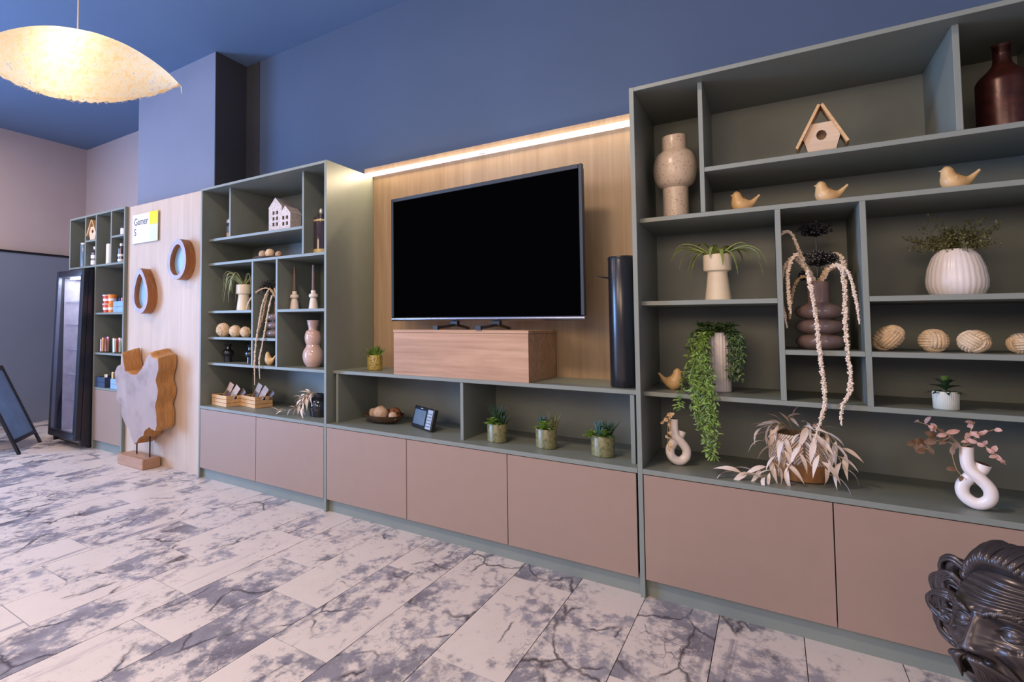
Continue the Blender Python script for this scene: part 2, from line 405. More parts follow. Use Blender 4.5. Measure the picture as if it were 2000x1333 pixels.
def cr(pts, n=6):                              # Catmull-Rom resampling of tuples of any length
    out = []; P = [pts[0]]+list(pts)+[pts[-1]]
    for i in range(1, len(P)-2):
        for k in range(n):
            t = k/n
            out.append(tuple(.5*((2*b)+(c-a)*t+(2*a-5*b+4*c-d)*t*t+(-a+3*b-3*c+d)*t**3) for a, b, c, d in zip(P[i-1], P[i], P[i+1], P[i+2])))
    out.append(tuple(pts[-1])); return out
def U(a, b): return random.uniform(a, b)
def bx(name, mat, parent, x0, x1, y0, y1, z0, z1, bevel=0, **kw): return MB().box(x0, x1, y0, y1, z0, z1).build(name, mat, parent, bevel=bevel, **kw)

# ------------------------------------------------------------------ room
XW0, XW1, YB, ZC, YM, YR = -6.75, 2.3, -5.5, 3.39, .60, .93
def struct(name, mb, mat, parent=None, **kw):
    o = mb.build(name, mat, parent, **kw); o['kind'] = 'structure'; return o
fl = struct('floor', MB().box(XW0-.1, XW1+.1, YB-.1, YR+.1, -.12, -.004), 'grout')
t0 = None
offs = (-.41, -.67, -.145)
for i in range(36):
    x = -6.75 + .25*i; k = round((x+2.94)/.25)
    y0 = offs[k % 3] - 4.8
    for j in range(8):
        if y0 + .8*j > .56: continue
        if t0 is None:
            t0 = MB().box(.0014, .2486, .0020, .7980, -.008, 0).build('tile', 'tile', fl); o = t0
        else: o = inst(t0, fl)
        o.location = (x + (-2.94-(-6.75)-round((-2.94+6.75)/.25)*.25), y0+.8*j, U(-.0003, .0003))
struct('ceiling', MB().box(XW0-.1, XW1+.1, YB-.1, YR+.1, ZC, ZC+.12), 'ceiling')
struct('wall_back', MB().box(-3.47, XW1+.1, YM, YR+.1, 0, ZC), 'wall')
struct('wall_recess', MB().box(XW0-.1, -4.56, YR, YR+.1, 0, ZC), 'wall_mauve')
struct('wall_left', MB().box(XW0-.1, XW0, -2.3, YR, 0, ZC).box(XW0-.1, XW0, YB, -4.9, 0, ZC).box(XW0-.1, XW0, -4.9, -2.3, 0, .25).box(XW0-.1, XW0, -4.9, -2.3, 2.85, ZC), 'wall_mauve')
struct('wall_right', MB().box(XW1, XW1+.1, YB, YM, 0, ZC), 'wall_mauve')
struct('wall_rear', MB().box(XW0-.1, XW1+.1, YB-.1, YB, 0, ZC), 'wall_mauve')
wn = struct('window_1', MB().box(XW0-.08, XW0-.02, -4.9, -4.84, .25, 2.85).box(XW0-.08, XW0-.02, -2.36, -2.3, .25, 2.85).box(XW0-.08, XW0-.02, -4.9, -2.3, .25, .31).box(XW0-.08, XW0-.02, -4.9, -2.3, 2.79, 2.85).box(XW0-.08, XW0-.02, -3.63, -3.57, .25, 2.85), 'black')
bx('pane', 'glass', wn, XW0-.055, XW0-.045, -4.84, -2.36, .31, 2.79)
pil = struct('wall_pier', MB().box(-4.56, -3.475, .245, YR+.1, 0, ZC), 'wall_lilac')
struct('dark_sheet_1', MB().box(-3.475, -3.468, .246, YM, 0, ZC-.001), 'wall_dark')  # thin charcoal sheet over the right side of the pier
struct('dark_sheet_2', MB().box(-3.468, -3.312, YM-.006, YM, 0, ZC-.001), 'wall_dark')  # thin charcoal sheet on the wall just right of the pier
wc = struct('trim_3', MB().box(XW0, XW0+.06, -2.2, YR, 0, 1.965), 'wainscot')
struct('cap', MB().box(XW0, XW0+.07, -2.2, YR, 1.966, 1.99), 'steel', wc)

# ------------------------------------------------------------------ joinery
CT, HT = .018, 2.18
def bookcase(name, label, x0, W, mirror):
    t = thing(name, label, 'bookcase', (x0, 0, 0))
    def sx(a, b): return (W-b, W-a) if mirror else (a, b)
    YI = .068
    for a in (0, W-CT): bx('side_panel', 'cab', t, a, a+CT, 0, .572, 0, HT, .0012)
    bx('top_panel', 'cab', t, CT, W-CT, 0, .572, HT-CT, HT, .0012)
    bx('back_panel', 'cab', t, CT, W-CT, .545, .56, .08, HT-CT)
    bx('desk_board', 'cab', t, CT, W-CT, 0, .545, .514, .535, .0012)
    bx('plinth', 'cab', t, CT, W-CT, .030, .046, 0, .074)
    for a, b in ((CT+.003, W/2-.0015), (W/2+.0015, W-CT-.003)):
        bx('door', 'door', t, a, b, .001, .019, .077, .511, .001)
    bx('carcass_floor', 'cab', t, CT, W-CT, .022, .545, .0765, .092)
    zs = dict(s1=1.799, s2=1.612, s3=1.248, s4=1.05, s5=.856)
    dv = dict(a=(.245, .261), b=(.957, .973), c=(.486, .502), d=(.721, .738))
    def sh(a, b, z): 
        a, b = sx(a, b); bx('shelf', 'cab', t, a, b, YI, .545, z-CT-.001, z, .001)
    def di(k, z0, z1):
        a, b = sx(*dv[k]); bx('divider', 'cab', t, a, b, YI, .545, z0, z1, .001)
    sh(CT, W-CT, zs['s2']); sh(CT, W-CT, zs['s5'])
    sh(CT, dv['b'][0], zs['s1'])
    di('a', zs['s1'], HT-CT); di('b', zs['s2'], HT-CT)
    di('c', zs['s5'], zs['s2']-CT-.001); di('d', zs['s5'], zs['s2']-CT-.001)
    sh(CT, dv['c'][0], zs['s3']); sh(dv['d'][1], W-CT, zs['s3'])
    sh(CT, dv['c'][0], zs['s4']); sh(dv['c'][1], dv['d'][0], zs['s4'])
    return t
XM, XRT, BW = -3.344, -.4565, 1.214
bookcase('bookcase', 'tall sage grey open bookcase between the oak wall panel and the television', XM, BW, False)
bookcase('bookcase', 'tall sage grey open bookcase at the right, right of the television', XRT, BW, True)
LX0, LX1 = XM+BW, XRT
lw = thing('media_unit', 'long low sage grey media unit with three taupe doors under the television', 'cabinet', (LX0, 0, 0))
LW = LX1-LX0
bx('desk_board', 'cab', lw, .001, LW-.001, 0, .545, .514, .535, .0012)
bx('top_board', 'cab', lw, .001, LW-.001, .068, .538, .838, .858, .0012)
bx('divider', 'cab', lw, .842, .859, .075, .53, .535, .838, .001)
for a in (.019, LW-.036): bx('side_panel', 'cab', lw, a, a+.017, .075, .53, .535, .838, .001)
bx('back_panel', 'cab', lw, .001, LW-.001, .53, .538, .08, .838)
bx('plinth', 'cab', lw, .001, LW-.001, .030, .046, 0, .074)
bx('carcass_floor', 'cab', lw, .001, LW-.001, .022, .53, .0765, .092)
for a, b in ((.003, .5565), (.5595, 1.1135), (1.1165, LW-.007)): bx('door', 'door', lw, a, b, .001, .019, .077, .511, .001)
np_ = tag(bx('wall_panel', 'oak', None, LX0+.001, LX1-.001, .541, .56, .84, 2.182), 'oak veneer wall panel behind the television, between the two bookcases', 'panel')
ns = tag(bx('wall_batten', 'oak', None, LX0-.10, LX1-.001, .575, .599, 2.183, 2.262), 'narrow oak batten lit along the top of the television niche', 'batten')
led = thing('led_strip_light', 'long glowing strip light along the top edge of the television niche', 'strip light', ((LX0+LX1)/2-.05, .545, 2.1825))
hl = (LX1-LX0)/2+.048
ll = area('led_strip_glow', ((LX0+LX1)/2, .520, 2.205), ((LX0+LX1)/2, -.4, 1.75), LX1-LX0-.02, .02, 16, (1.0, .80, .52))
MB().prism([(0, 0), (.028, 0), (.028, .030), (.004, .030)], -hl, hl, Matrix(((0,1,0,0),(1,0,0,0),(0,0,1,0),(0,0,0,1)))).build('diffuser', 'led', led, loc=(0, .001, .007))
MB().box(-hl, hl, -.003, .028, 0, .004).build('profile', 'alu', led)
MB().box(-.02, .02, -.006, .006, .006, .016).build('joint_clip', 'alu', led)

op = tag(bx('wall_panel', 'oak_pale', None, -4.371, XM-.001, .035, .060, 0, 2.18), 'pale oak wall panel carrying the sign and the two mirrors', 'panel')
SX0, SX1, ST = -5.346, -4.372, .485
sn = thing('snack_cabinet', 'narrow sage grey snack shelving around the glass fridge at far left', 'cabinet', (SX0, 0, 0))
SW = SX1-SX0; TW = SW-.49
for nm, x, z0 in (('side_panel', 0, 1.665), ('side_panel', SW-CT, 0), ('side_panel', TW, 0)): bx(nm, 'cab', sn, x, x+CT, 0, .5, z0, 2.185 if x != TW else 1.68, .001)
bx('top_panel', 'cab', sn, CT, SW-CT, 0, .5, 2.167, 2.185, .001)
bx('back_panel', 'cab', sn, CT, SW-CT, .485, .5, 1.70, 2.167); bx('back_panel', 'cab', sn, TW+CT, SW-CT, .485, .5, .08, 1.68)
bx('shelf', 'cab', sn, CT, SW-CT, 0, .485, 1.68, 1.698, .001)
d1, d2, d3 = -5.055-SX0, TW, -4.604-SX0
for x in (d1, d2, d3): bx('divider', 'cab', sn, x, x+CT, 0, .485, 1.698, 2.167, .001)
bx('shelf', 'cab', sn, d1+CT, d2, 0, .485, 1.925, 1.943, .001); bx('shelf', 'cab', sn, d3+CT, SW-CT, 0, .485, 1.925, 1.943, .001)
for z in (1.252, .885, .568): bx('shelf', 'cab', sn, TW+CT, SW-CT, 0, .485, z-CT, z, .001)
bx('door', 'door', sn, TW+CT+.002, SW-CT-.002, .001, .019, .085, .548, .001)
bx('plinth', 'cab', sn, TW+CT, SW-CT, .03, .046, 0, .082)

# ------------------------------------------------------------------ glass fridge
fx0, fx1 = -5.400, -4.880
fr = thing('display_fridge', 'tall black glass-door fridge under the snack cabinet', 'fridge', ((fx0+fx1)/2, 0, 0)); h = (fx1-fx0)/2
for xa in (-h, h-.03):
    MB().prism([(-.04, 1.655), (.46, 1.655), (.46, .03), (-.096, .03)], xa, xa+.03, Matrix(((0,1,0,0),(1,0,0,0),(0,0,1,0),(0,0,0,1)))).build('body_side', 'fridge', fr)
    xb = xa+.031 if xa < 0 else xa-.003
    bx('liner', 'fridge_in', fr, xb, xb+.002, -.03, .42, .115, 1.595)
bx('liner', 'fridge_in', fr, -h+.034, h-.034, -.03, .42, .112, .116)
bx('back', 'fridge_in', fr, -h+.03, h-.03, .42, .46, .11, 1.60)
bx('body', 'fridge', fr, -h+.03, h-.03, -.04, .46, 1.60, 1.655, .002)
bx('kick_plate', 'fridge', fr, -h+.03, h-.03, -.06, .46, .03, .11, .002)
bx('vent_grille', 'chrome', fr, -h+.05, h-.02, -.068, -.061, .045, .075)
for z in (.42, .66, .90, 1.14, 1.36):
    mb = MB()
    for k in range(9): mb.box(-h+.045, h-.045, -.01+k*.05, -.006+k*.05, z, z+.004)
    for sxx in (-h+.04, h-.044): mb.box(sxx, sxx+.004, -.012, .41, z-.002, z+.006)
    mb.build('wire_shelf', 'wire', fr)
bx('interior_lamp', 'fridge_led', fr, -h+.08, h-.08, .0, .05, 1.585, 1.597)
fl_ = area('fridge_lamp_light', ((fx0+fx1)/2, .17, 1.582), ((fx0+fx1)/2, .17, 0),   .36, .30, 3.2, (.92, .92, 1.0))
for sg in (-1, 1):
    for yy in (.02, .40): MB().lathe([(.018, 0), (.018, .03)], (sg*(h-.05), yy, 0), 10, cap1=True).build('foot', 'black', fr)
TILT = R(2.0)
dmb = MB()
for a in ((-h, -h+.045, .085, 1.655), (h-.045, h, .085, 1.655), (-h+.045, h-.045, 1.60, 1.655), (-h+.045, h-.045, .085, .14)): dmb.box(a[0], a[1], -.05, 0, a[2]-1.655, a[3]-1.655)
door = dmb.build('door', 'fridge', fr, loc=(0, -.044, 1.655), rot=(-TILT, 0, 0), bevel=.002)
MB().box(-h+.04, h-.04, -.028, -.022, .135-1.655, 1.605-1.655).build('glass_pane', 'glass', door)
for a in ((-h+.045, -h+.052, .14, 1.60), (h-.052, h-.045, .14, 1.60), (-h+.045, h-.045, 1.593, 1.60), (-h+.045, h-.045, .14, .150)):
    MB().box(a[0], a[1], -.053, -.02, a[2]-1.655, a[3]-1.655).build('door_trim', 'chrome', door)

# ------------------------------------------------------------------ A-board
F1, F2 = Vector((-5.117, -.539, 0)), Vector((-5.505, -.162, 0))
e = (F2-F1).normalized(); nrm = Vector((-e.y, e.x, 0)); 
if nrm.x > 0: nrm = -nrm
bl = .54; lean = math.atan2(.38, .74); BL = .832
ab = thing('chalkboard_stand', 'black-framed A-board chalkboard standing on the floor at far left', 'chalkboard', (F1+F2)/2, math.atan2(e.y, e.x))
def panel(sgn, name):
    mt = Matrix.Rotation(sgn*lean, 4, 'X')
    off = Vector((0, (0 if sgn*1 == 1 else .0), 0))
    return mt
# local x runs from F1 to F2, local +y = leaning direction of the front frame
ly = 1 if (Matrix.Rotation(math.atan2(e.y, e.x), 3, 'Z') @ Vector((0,1,0))).dot(nrm) > 0 else -1
mF = Matrix.Rotation(-ly*lean, 4, 'X')
mB = Matrix.Translation((0, ly*.76, 0)) @ Matrix.Rotation(ly*lean, 4, 'X')
for mt, dy in ((mF, 0), (mB, 0)):
    for a in (-bl/2, bl/2-.035): MB().box(a, a+.035, -.011, .011, 0, BL, mt).build('frame_leg', 'steel', ab)
    for z in (.10, BL-.04): MB().box(-bl/2+.035, bl/2-.035, -.011, .011, z, z+.035, mt).build('frame_rail', 'steel', ab)
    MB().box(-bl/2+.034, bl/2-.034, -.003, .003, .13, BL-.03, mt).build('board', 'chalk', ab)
MB().box(-.05, .05, -.02, .02, -.01, .012, Matrix.Translation((0, ly*.38, .745))).build('hinge', 'chrome', ab)

# ------------------------------------------------------------------ teak slab sculpture
SL = [(-4.249,.744),(-4.214,.792),(-4.161,.809),(-4.159,.896),(-4.142,.897),(-4.124,.842),(-4.098,.761),(-4.009,.739),(-3.923,.744),(-3.863,.792),(-3.834,.828),(-3.783,.905),(-3.746,.902),(-3.731,.885),(-3.652,.875),(-3.643,.794),(-3.676,.711),(-3.646,.640),(-3.659,.571),(-3.679,.510),(-3.660,.452),(-3.654,.376),(-3.674,.327),(-3.710,.331),(-3.747,.348),(-3.805,.315),(-3.827,.269),(-3.886,.244),(-3.916,.205),(-3.949,.188),(-4.003,.256),(-4.028,.307),(-4.068,.315),(-4.127,.386),(-4.144,.420),(-4.138,.485),(-4.180,.495),(-4.222,.523),(-4.208,.598),(-4.235,.680)]
sc_ = thing('slab_sculpture', 'jagged bleached teak slab sculpture on two rods before the oak panel', 'sculpture', (-3.98, -.07, 0))
Y0s, Y1s = -.15, .02
mb = MB(); bm = mb.bm; rings = []
SLf = []
for i, p in enumerate(SL):
    q = SL[(i+1) % len(SL)]; SLf += [p, ((p[0]+q[0])/2+U(-.004,.004), (p[1]+q[1])/2+U(-.004,.004))]
cx_, cz_ = -3.95, .55
for k, y in enumerate((Y0s, Y0s+.006, Y0s+.05, Y0s+.10, Y1s)):
    f = k/4; ring = []
    for (x, z) in SLf:
        dx, dz = x-cx_, z-cz_
        gz = .04*f*max(0, (z-.7)/.2) if z > .7 else 0
        nz = noise.noise(Vector((x*9, z*9, f*1.2)))*.018*(k > 1)
        s_ = 1+nz/max(.12, math.hypot(dx, dz))
        ring.append(bm.verts.new((cx_+dx*s_+3.98, y+.07, cz_+dz*s_+gz)))
    rings.append(ring)
n_ = len(SLf)
ff = bm.faces.new(rings[0]); fb = bm.faces.new(rings[-1][::-1])
for a, b in zip(rings, rings[1:]):
    for i in range(n_):
        f_ = bm.faces.new((a[i], b[i], b[(i+1) % n_], a[(i+1) % n_])); f_.material_index = 1
fb.material_index = 1
bm.normal_update()
bmesh.ops.triangulate(bm, faces=[ff, fb], ngon_method='EAR_CLIP')
mb.build('slab', ['teak_face', 'teak'], sc_, ang=50)
for x, z1 in ((-4.05+3.98, .32), (-3.87+3.98, .33)): MB().tube([(x, .012, .07), (x, .012, z1)], .006, 8).build('rod', 'steel', sc_)
MB().box(-.205, .155, -.085, .085, 0, .082).build('base', 'teak_base', sc_, bevel=.006)

# ------------------------------------------------------------------ mirrors and sign
def egg(cx, cz, rx, rz, tip, n=40, rot=0):
    out = []
    for i in range(n):
        a = 2*PI*i/n; x = math.cos(a); z = math.sin(a)
        x *= (1-tip*(z*.5+.5)**1.5) if tip > 0 else 1
        X, Z = x*rx, z*rz
        out.append((cx+X*math.cos(rot)-Z*math.sin(rot), cz+X*math.sin(rot)+Z*math.cos(rot)))
    return out
def mirror(label, cx, cz, rx, rz, tip, rot):
    t = thing('wall_mirror', label, 'mirror', (cx, .035, cz), 0, 'wooden mirrors on the oak panel')
    o = egg(0, 0, rx, rz, tip, rot=rot); i_ = egg(0, -.005, rx*.72, rz*.76, tip*1.1, rot=rot)
    mb = MB(); bm = mb.bm; n = len(o); yf, yb = -.095, -.001
    A = [bm.verts.new((x, yf, z)) for x, z in o]; B = [bm.verts.new((x, yb, z)) for x, z in o]
    A2 = [bm.verts.new((x, yf, z)) for x, z in i_]; B2 = [bm.verts.new((x, yb, z)) for x, z in i_]
    for k in range(n):
        j = (k+1) % n
        f = bm.faces.new((A[k], A[j], A2[j], A2[k])); f.material_index = 1
        bm.faces.new((A[j], A[k], B[k], B[j])).smooth = True; bm.faces.new((A2[k], A2[j], B2[j], B2[k])).smooth = True
        bm.faces.new((B[j], B[k], B2[k], B2[j]))
    mb.build('frame', ['mirror_wood', 'mirror_face'], t)
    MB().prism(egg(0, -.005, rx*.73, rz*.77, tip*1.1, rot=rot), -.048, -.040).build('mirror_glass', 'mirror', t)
mirror('lower egg-shaped wall mirror in thick brown wooden ring', -4.043, 1.423, .132, .190, .48, R(3))
mirror('upper rounder wall mirror in thick brown wooden ring, nearer the bookcase', -3.554, 1.651, .127, .160, .24, R(-6))
sg = thing('wall_sign', 'white and yellow acrylic sign reading Gamer high on the oak panel', 'sign', (-4.10, .035, 1.97))
bx('sign_plate', 'sign_white', sg, -.185, .185, -.016, -.010, -.128, .125, .001)
bx('yellow_square', 'yellow', sg, .068, .186, -.0185, -.0162, .018, .126)
bx('olive_square', 'olive_panel', sg, .068, .186, -.0180, -.0162, -.128, .017)
for x, z in ((-.16, -.10), (.16, -.10), (-.16, .10), (.16, .10)): MB().lathe([(.006, 0), (.006, .011)], (0,0,0), 8, cap1=True, mtx=Matrix.Translation((x, 0, z)) @ Matrix.Rotation(PI/2, 4, 'X')).build('standoff', 'chrome', sg)
def text(s, size, loc, parent, name='lettering', mat='ink', ext=.0006, sx=1):
    cu = bpy.data.curves.new(name, 'FONT'); cu.body = s; cu.size = size; cu.extrude = ext
    tmp = bpy.data.objects.new('tmp', cu); COL.objects.link(tmp)
    me = bpy.data.meshes.new_from_object(tmp.evaluated_get(bpy.context.evaluated_depsgraph_get()))
    bpy.data.objects.remove(tmp)
    o = bpy.data.objects.new(name, me); COL.objects.link(o); me.materials.clear(); me.materials.append(M[mat])
    o.parent = parent; o.location = loc; o.rotation_euler = (PI/2, 0, 0); o.scale = (sx, 1, 1)
    return o
text('Gamer', .088, (-.160, -.0168, .030), sg, sx=.84); text('S', .088, (-.160, -.0168, -.060), sg, sx=.84)

# ------------------------------------------------------------------ television, riser, speaker
rb = thing('riser_box', 'oak veneer riser box under the television', 'box', (-1.3085, .297, .858))
bx('body', 'oak_block', rb, -.382, .382, -.228, .228, 0, .240, .001); bx('lid', 'oak_block', rb, -.384, .384, -.230, .230, .2415, .258, .001)
tv = thing('television', 'large black flat-screen television on two black feet', 'television', (-1.266, .25, 1.1162), math.atan2(-.10, 1.14))
tw, zb, zt = .572, .051, .820
bx('back_case', 'black', tv, -tw+.01, tw-.01, .012, .05, zb+.02, zt-.01, .004)
bx('bezel', 'bezel', tv, -tw, -tw+.017, -.012, .012, zb+.024, zt, .002); bx('bezel', 'bezel', tv, tw-.017, tw, -.012, .012, zb+.024, zt, .002)
bx('bezel', 'bezel', tv, -tw+.017, tw-.017, -.012, .012, zt-.022, zt, .002)
bx('screen', 'screen', tv, -tw+.016, tw-.016, -.006, .006, zb+.022, zt-.021)
MB().tube([(-tw, 0, zb+.012), (tw, 0, zb+.012)], .013, 14).build('lower_bezel', 'chrome', tv)
for fx in (-.150, .105):
    t_ = MB().tube(cr([(fx, -.17, .012), (fx, -.08, .018), (fx, .03, .026), (fx, .12, .018), (fx, .18, .009)], 4), [.010]*17, 8, flat_=.8).box(fx-.022, fx+.022, .012, .040, .02, zb+.03)
    ft = t_.build('foot', 'black', tv)
    MB().box(fx-.014, fx+.014, -.185, -.165, .0, .022).build('foot_cap', 'bezel', ft)
cyl = thing('tower_speaker', 'tall black cylinder speaker standing beside the right bookcase', 'speaker', (-.533, .170, .858))
MB().lathe([(.050, 0), (.0535, .006), (.0535, .592), (.050, .600)], seg=40, cap1=True).build('body', 'black_glossy', cyl)
MB().lathe([(.054, .588), (.0555, .594), (.052, .603), (.02, .604)], seg=40, cap1=True).build('top_cap', 'black', cyl)
MB().tube(cr([(-.050, -.02, .505), (-.066, -.035, .508), (-.088, -.045, .514)], 3), [.004]*6+[.003], 6).build('cable_stub', 'black', cyl)

# ------------------------------------------------------------------ vases and ornaments
def vase(name, label, prof, mat, loc, inner=.004, seg=40, parent_cat='vase', fn=None, group=None):
    t = thing(name, label, parent_cat, loc, 0, group)
    rt, zt_ = prof[-1]
    full = list(prof)+[(rt-inner, zt_+.001), (rt-inner, zt_-.03)]
    MB().lathe(full, seg=seg, cap1=True, fn=fn).build('body', mat, t)
    return t
def arcp(r0, z0, rmax, z1, n=8):
    zc, hh = (z0+z1)/2, (z1-z0)/2
    return [(r0+(rmax-r0)*math.sqrt(max(0, 1-((z0+(z1-z0)*i/n-zc)/hh)**2)), z0+(z1-z0)*i/n) for i in range(n+1)]
SA, SB, SCC, SV, SH, DK = 1.612, 1.248, .856, 1.05, 1.799, .535
vase('speckled_vase', 'tall speckled cream vase with round belly on upper right bookcase', [(.044, 0), (.050, .004), (.050, .155)]+arcp(.050, .158, .084, .332, 12)+[(.048, .335), (.048, .396), (.045, .400)], 'speck', (-.325, .28, SA))
# birdhouses
def birdhouse(label, loc, rz, group=None):
    t = thing('birdhouse', label, 'birdhouse', loc, rz, group)
    hexo = [(-.046, 0), (.046, 0), (.074, .088), (.050, .150), (-.050, .150), (-.074, .088)]
    MB().plate_hole(hexo, (0, .098), .021, -.055, -.047).build('front', 'birch', t)
    MB().prism(hexo, .016, .024).build('back', 'birch', t)
    for i in (0, 1, 2, 4, 5):
        (xa, za), (xb, zb_) = hexo[i], hexo[(i+1) % 6]
        d = Vector((xb-xa, zb_-za)).normalized(); nn = Vector((-d.y, d.x))*.006
        MB().prism([(xa, za), (xb, zb_), (xb+nn.x, zb_+nn.y), (xa+nn.x, za+nn.y)], -.047, .016).build('wall_board', 'birch', t)
    for s_ in (-1, 1):
        a, b = Vector((0, .222)), Vector((s_*.098, .050)); d = (b-a).normalized(); nn = Vector((d.y, -d.x))*.012*s_
        nn = -nn if nn.y < 0 else nn
        MB().prism([tuple(a), tuple(b), tuple(b+nn), tuple(a+nn)], -.072, .026).build('roof_board', 'pine', t)
    return t
bh = birdhouse('pale wooden birdhouse with steep roof on the top shelf of the right bookcase', (.172, .25, SH), R(-3))
bh.scale = (.72, .86, .94)
dup(bh, 'pale wooden birdhouse in upper cell of the snack cabinet', (-4.950, .066, 1.943), R(0), None, (.85, .85, .85))
# birds
def bird_mesh():
    sp = [(-.078, 0, .062, .0035), (-.062, 0, .050, .006), (-.040, 0, .035, .012), (-.016, 0, .029, .022), (.008, 0, .029, .0275), (.024, 0, .038, .027), (.031, 0, .056, .0195), (.033, 0, .070, .0155), (.034, 0, .079, .009), (.034, 0, .083, .001)]
    s_ = cr([(p[0]*.74, p[1], p[2]*(.98 if p[0] < 0 else 1.0), p[3]*1.07) for p in sp], 5); mb = MB().tube([p[:3] for p in s_], [max(.0008, p[3]) for p in s_], 16)
    for v in mb.bm.verts:
        if v.co.z < .003: v.co.z = .0 + (v.co.z-.003)*.05
    return mb
b0 = thing('bird_figurine', 'leftmost of three honey wooden birds on the upper right shelf', 'figurine', (-.078, .20, SA), PI, 'wooden bird figurines')
b0.scale = (.92, .92, 1.16)
bird_mesh().build('body', 'bird', b0)
MB().tube([(.036, 0, .070), (.047, 0, .068)], [.0045, .0008], 8).build('beak', 'bird', b0)
dup(b0, 'middle of three honey wooden birds on the upper right shelf', (.185, .20, SA), PI)
dup(b0, 'rightmost of three honey wooden birds on the upper right shelf', (.515, .20, SA), PI)
dup(b0, 'honey wooden bird beside the trailing plant, facing right', (-.352, .23, SCC), R(-12))
dup(b0, 'honey wooden bird in lower cell of the middle bookcase behind hanging strands', (-2.742, .141, SCC), PI)
# houses
def gable(name, label, w_, eave, apex, y0, y1, loc, cols, rows, wz, group):
    t = thing(name, label, 'ornament', loc, 0, group)
    ww, wh, gx, gz = .020, .026, .034, .042
    xs = [-w_/2]; holes = []
    x0 = -((cols-1)*gx+ww)/2
    for c in range(cols): xs += [x0+c*gx, x0+c*gx+ww]
    xs.append(w_/2); zs = [0]
    for r in range(rows): zs += [wz+r*gz, wz+r*gz+wh]
    zs.append(eave); mb = MB()
    for i in range(len(xs)-1):
        for j in range(len(zs)-1):
            if i % 2 == 1 and j % 2 == 1: continue
            mb.box(xs[i], xs[i+1], y0, y0+.012, zs[j], zs[j+1])
    mb.build('front_wall', 'stone', t)
    MB().prism([(-w_/2, eave), (w_/2, eave), (0, apex-.004)], y0, y0+.012).build('gable', 'stone', t)
    for xx in (-w_/2, w_/2-.01): MB().box(xx, xx+.01, y0+.012, y1, 0, eave).build('side_wall', 'stone', t)
    MB().prism([(-w_/2, 0), (w_/2, 0), (w_/2, eave), (0, apex-.004), (-w_/2, eave)], y1-.012, y1).build('rear_wall', 'stone', t)
    MB().prism([(-w_/2-.003, eave), (0, apex), (w_/2+.003, eave), (w_/2-.004, eave-.002), (0, apex-.012), (-w_/2+.004, eave-.002)], y0-.001, y1+.001).build('roof', 'stone', t)
    bx('dark_inside', 'black', t, -w_/2+.011, w_/2-.011, y0+.03, y0+.034, .005, eave)  # black plate paints the shade behind the windows
    return t
gable('ceramic_house', 'taller speckled ceramic house with six small windows in the middle bookcase', .128, .200, .272, -.02, .14, (-2.772, .24, SH), 2, 3, .062, 'ceramic houses')
gable('ceramic_house', 'smaller speckled ceramic house with four small windows, front right of the taller one', .098, .122, .180, 0, .13, (-2.612, .15, SH), 2, 2, .040, 'ceramic houses')
# candle holders
c0 = thing('candle_holder', 'left of two cream candle holders with tall brown candle', 'candle holder', (-2.565, .20, SB), 0, 'candle holders')
MB().lathe([(.031, 0), (.033, .003), (.026, .055), (.020, .075)]+arcp(.018, .076, .032, .108, 8)+[(.017, .110), (.017, .128), (.014, .128), (.014, .115)], seg=28, cap1=True).build('body', 'candle_cream', c0)
MB().lathe([(.0125, .115), (.0095, .300), (.003, .305)], seg=14, cap1=True).build('candle', 'candle', c0)
dup(c0, 'right of two cream candle holders with tall brown candle', (-2.395, .20, SB))
# rope balls
def rope_ball(r):
    mb = MB()
    for ax in range(3):
        for sgn in (-1, 1):
            for k in range(5):
                o_ = (k-2)*.27
                pts = []
                for j in range(9):
                    a = R(-62+124*j/8); rr = .93 if j in (0, 8) else (1.0 if j in (1, 7) else 1.06)
                    q = [0, 0, 0]; q[ax] = sgn*math.cos(a); q[(ax+1) % 3] = math.sin(a); q[(ax+2) % 3] = o_
                    v = Vector(q).normalized()*r*rr*.88; pts.append(v)
                mb.tube(pts, r*.135, 7)
    return mb
RB = rope_ball(.05).build('rope_wrap', 'rope'); core = MB().ball((0,0,0), .043, 2).build('core', 'rope')
def ropeball(label, loc, s_, rot, group):
    t = thing('rope_ball', label, 'ornament', loc, 0, group)
    for src, nm in ((RB, 'rope_wrap'), (core, 'core')):
        o = inst(src, t, (0, 0, .05*s_[2]), rot, s_); o.name = nm
    return t
for (x, y, s_, rot, l) in ((.324, .165, (.74,.78,.98), (R(20),R(35),R(10)), 'leftmost and largest of four knotted rope balls on the right bookcase'),
    (.439, .190, (.74,.78,.80), (R(0),R(0),R(15)), 'second from left of four knotted rope balls, flattened'),
    (.530, .175, (.70,.76,.78), (R(40),R(5),R(60)), 'third from left of four knotted rope balls'),
    (.642, .215, (.70,.76,.66), (R(0),R(80),R(0)), 'rightmost of four knotted rope balls at the picture edge')):
    ropeball(l, (x, y, SV), s_, rot, 'rope balls on the right bookcase')
for (x, y, s_, rot, l) in ((-3.222, .13, (1.06,1.06,1.04), (R(20),R(35),R(10)), 'left and largest of three rope balls in the middle bookcase'),
    (-3.098, .14, (.92,.92,.86), (R(70),R(10),R(30)), 'middle of three rope balls in the middle bookcase'),
    (-2.984, .135, (.82,.82,.76), (R(10),R(70),R(50)), 'right and smallest of three rope balls in the middle bookcase')):
    ropeball(l, (x, y, SV), s_, rot, 'rope balls in the middle bookcase')
bpy.data.objects.remove(RB); bpy.data.objects.remove(core)

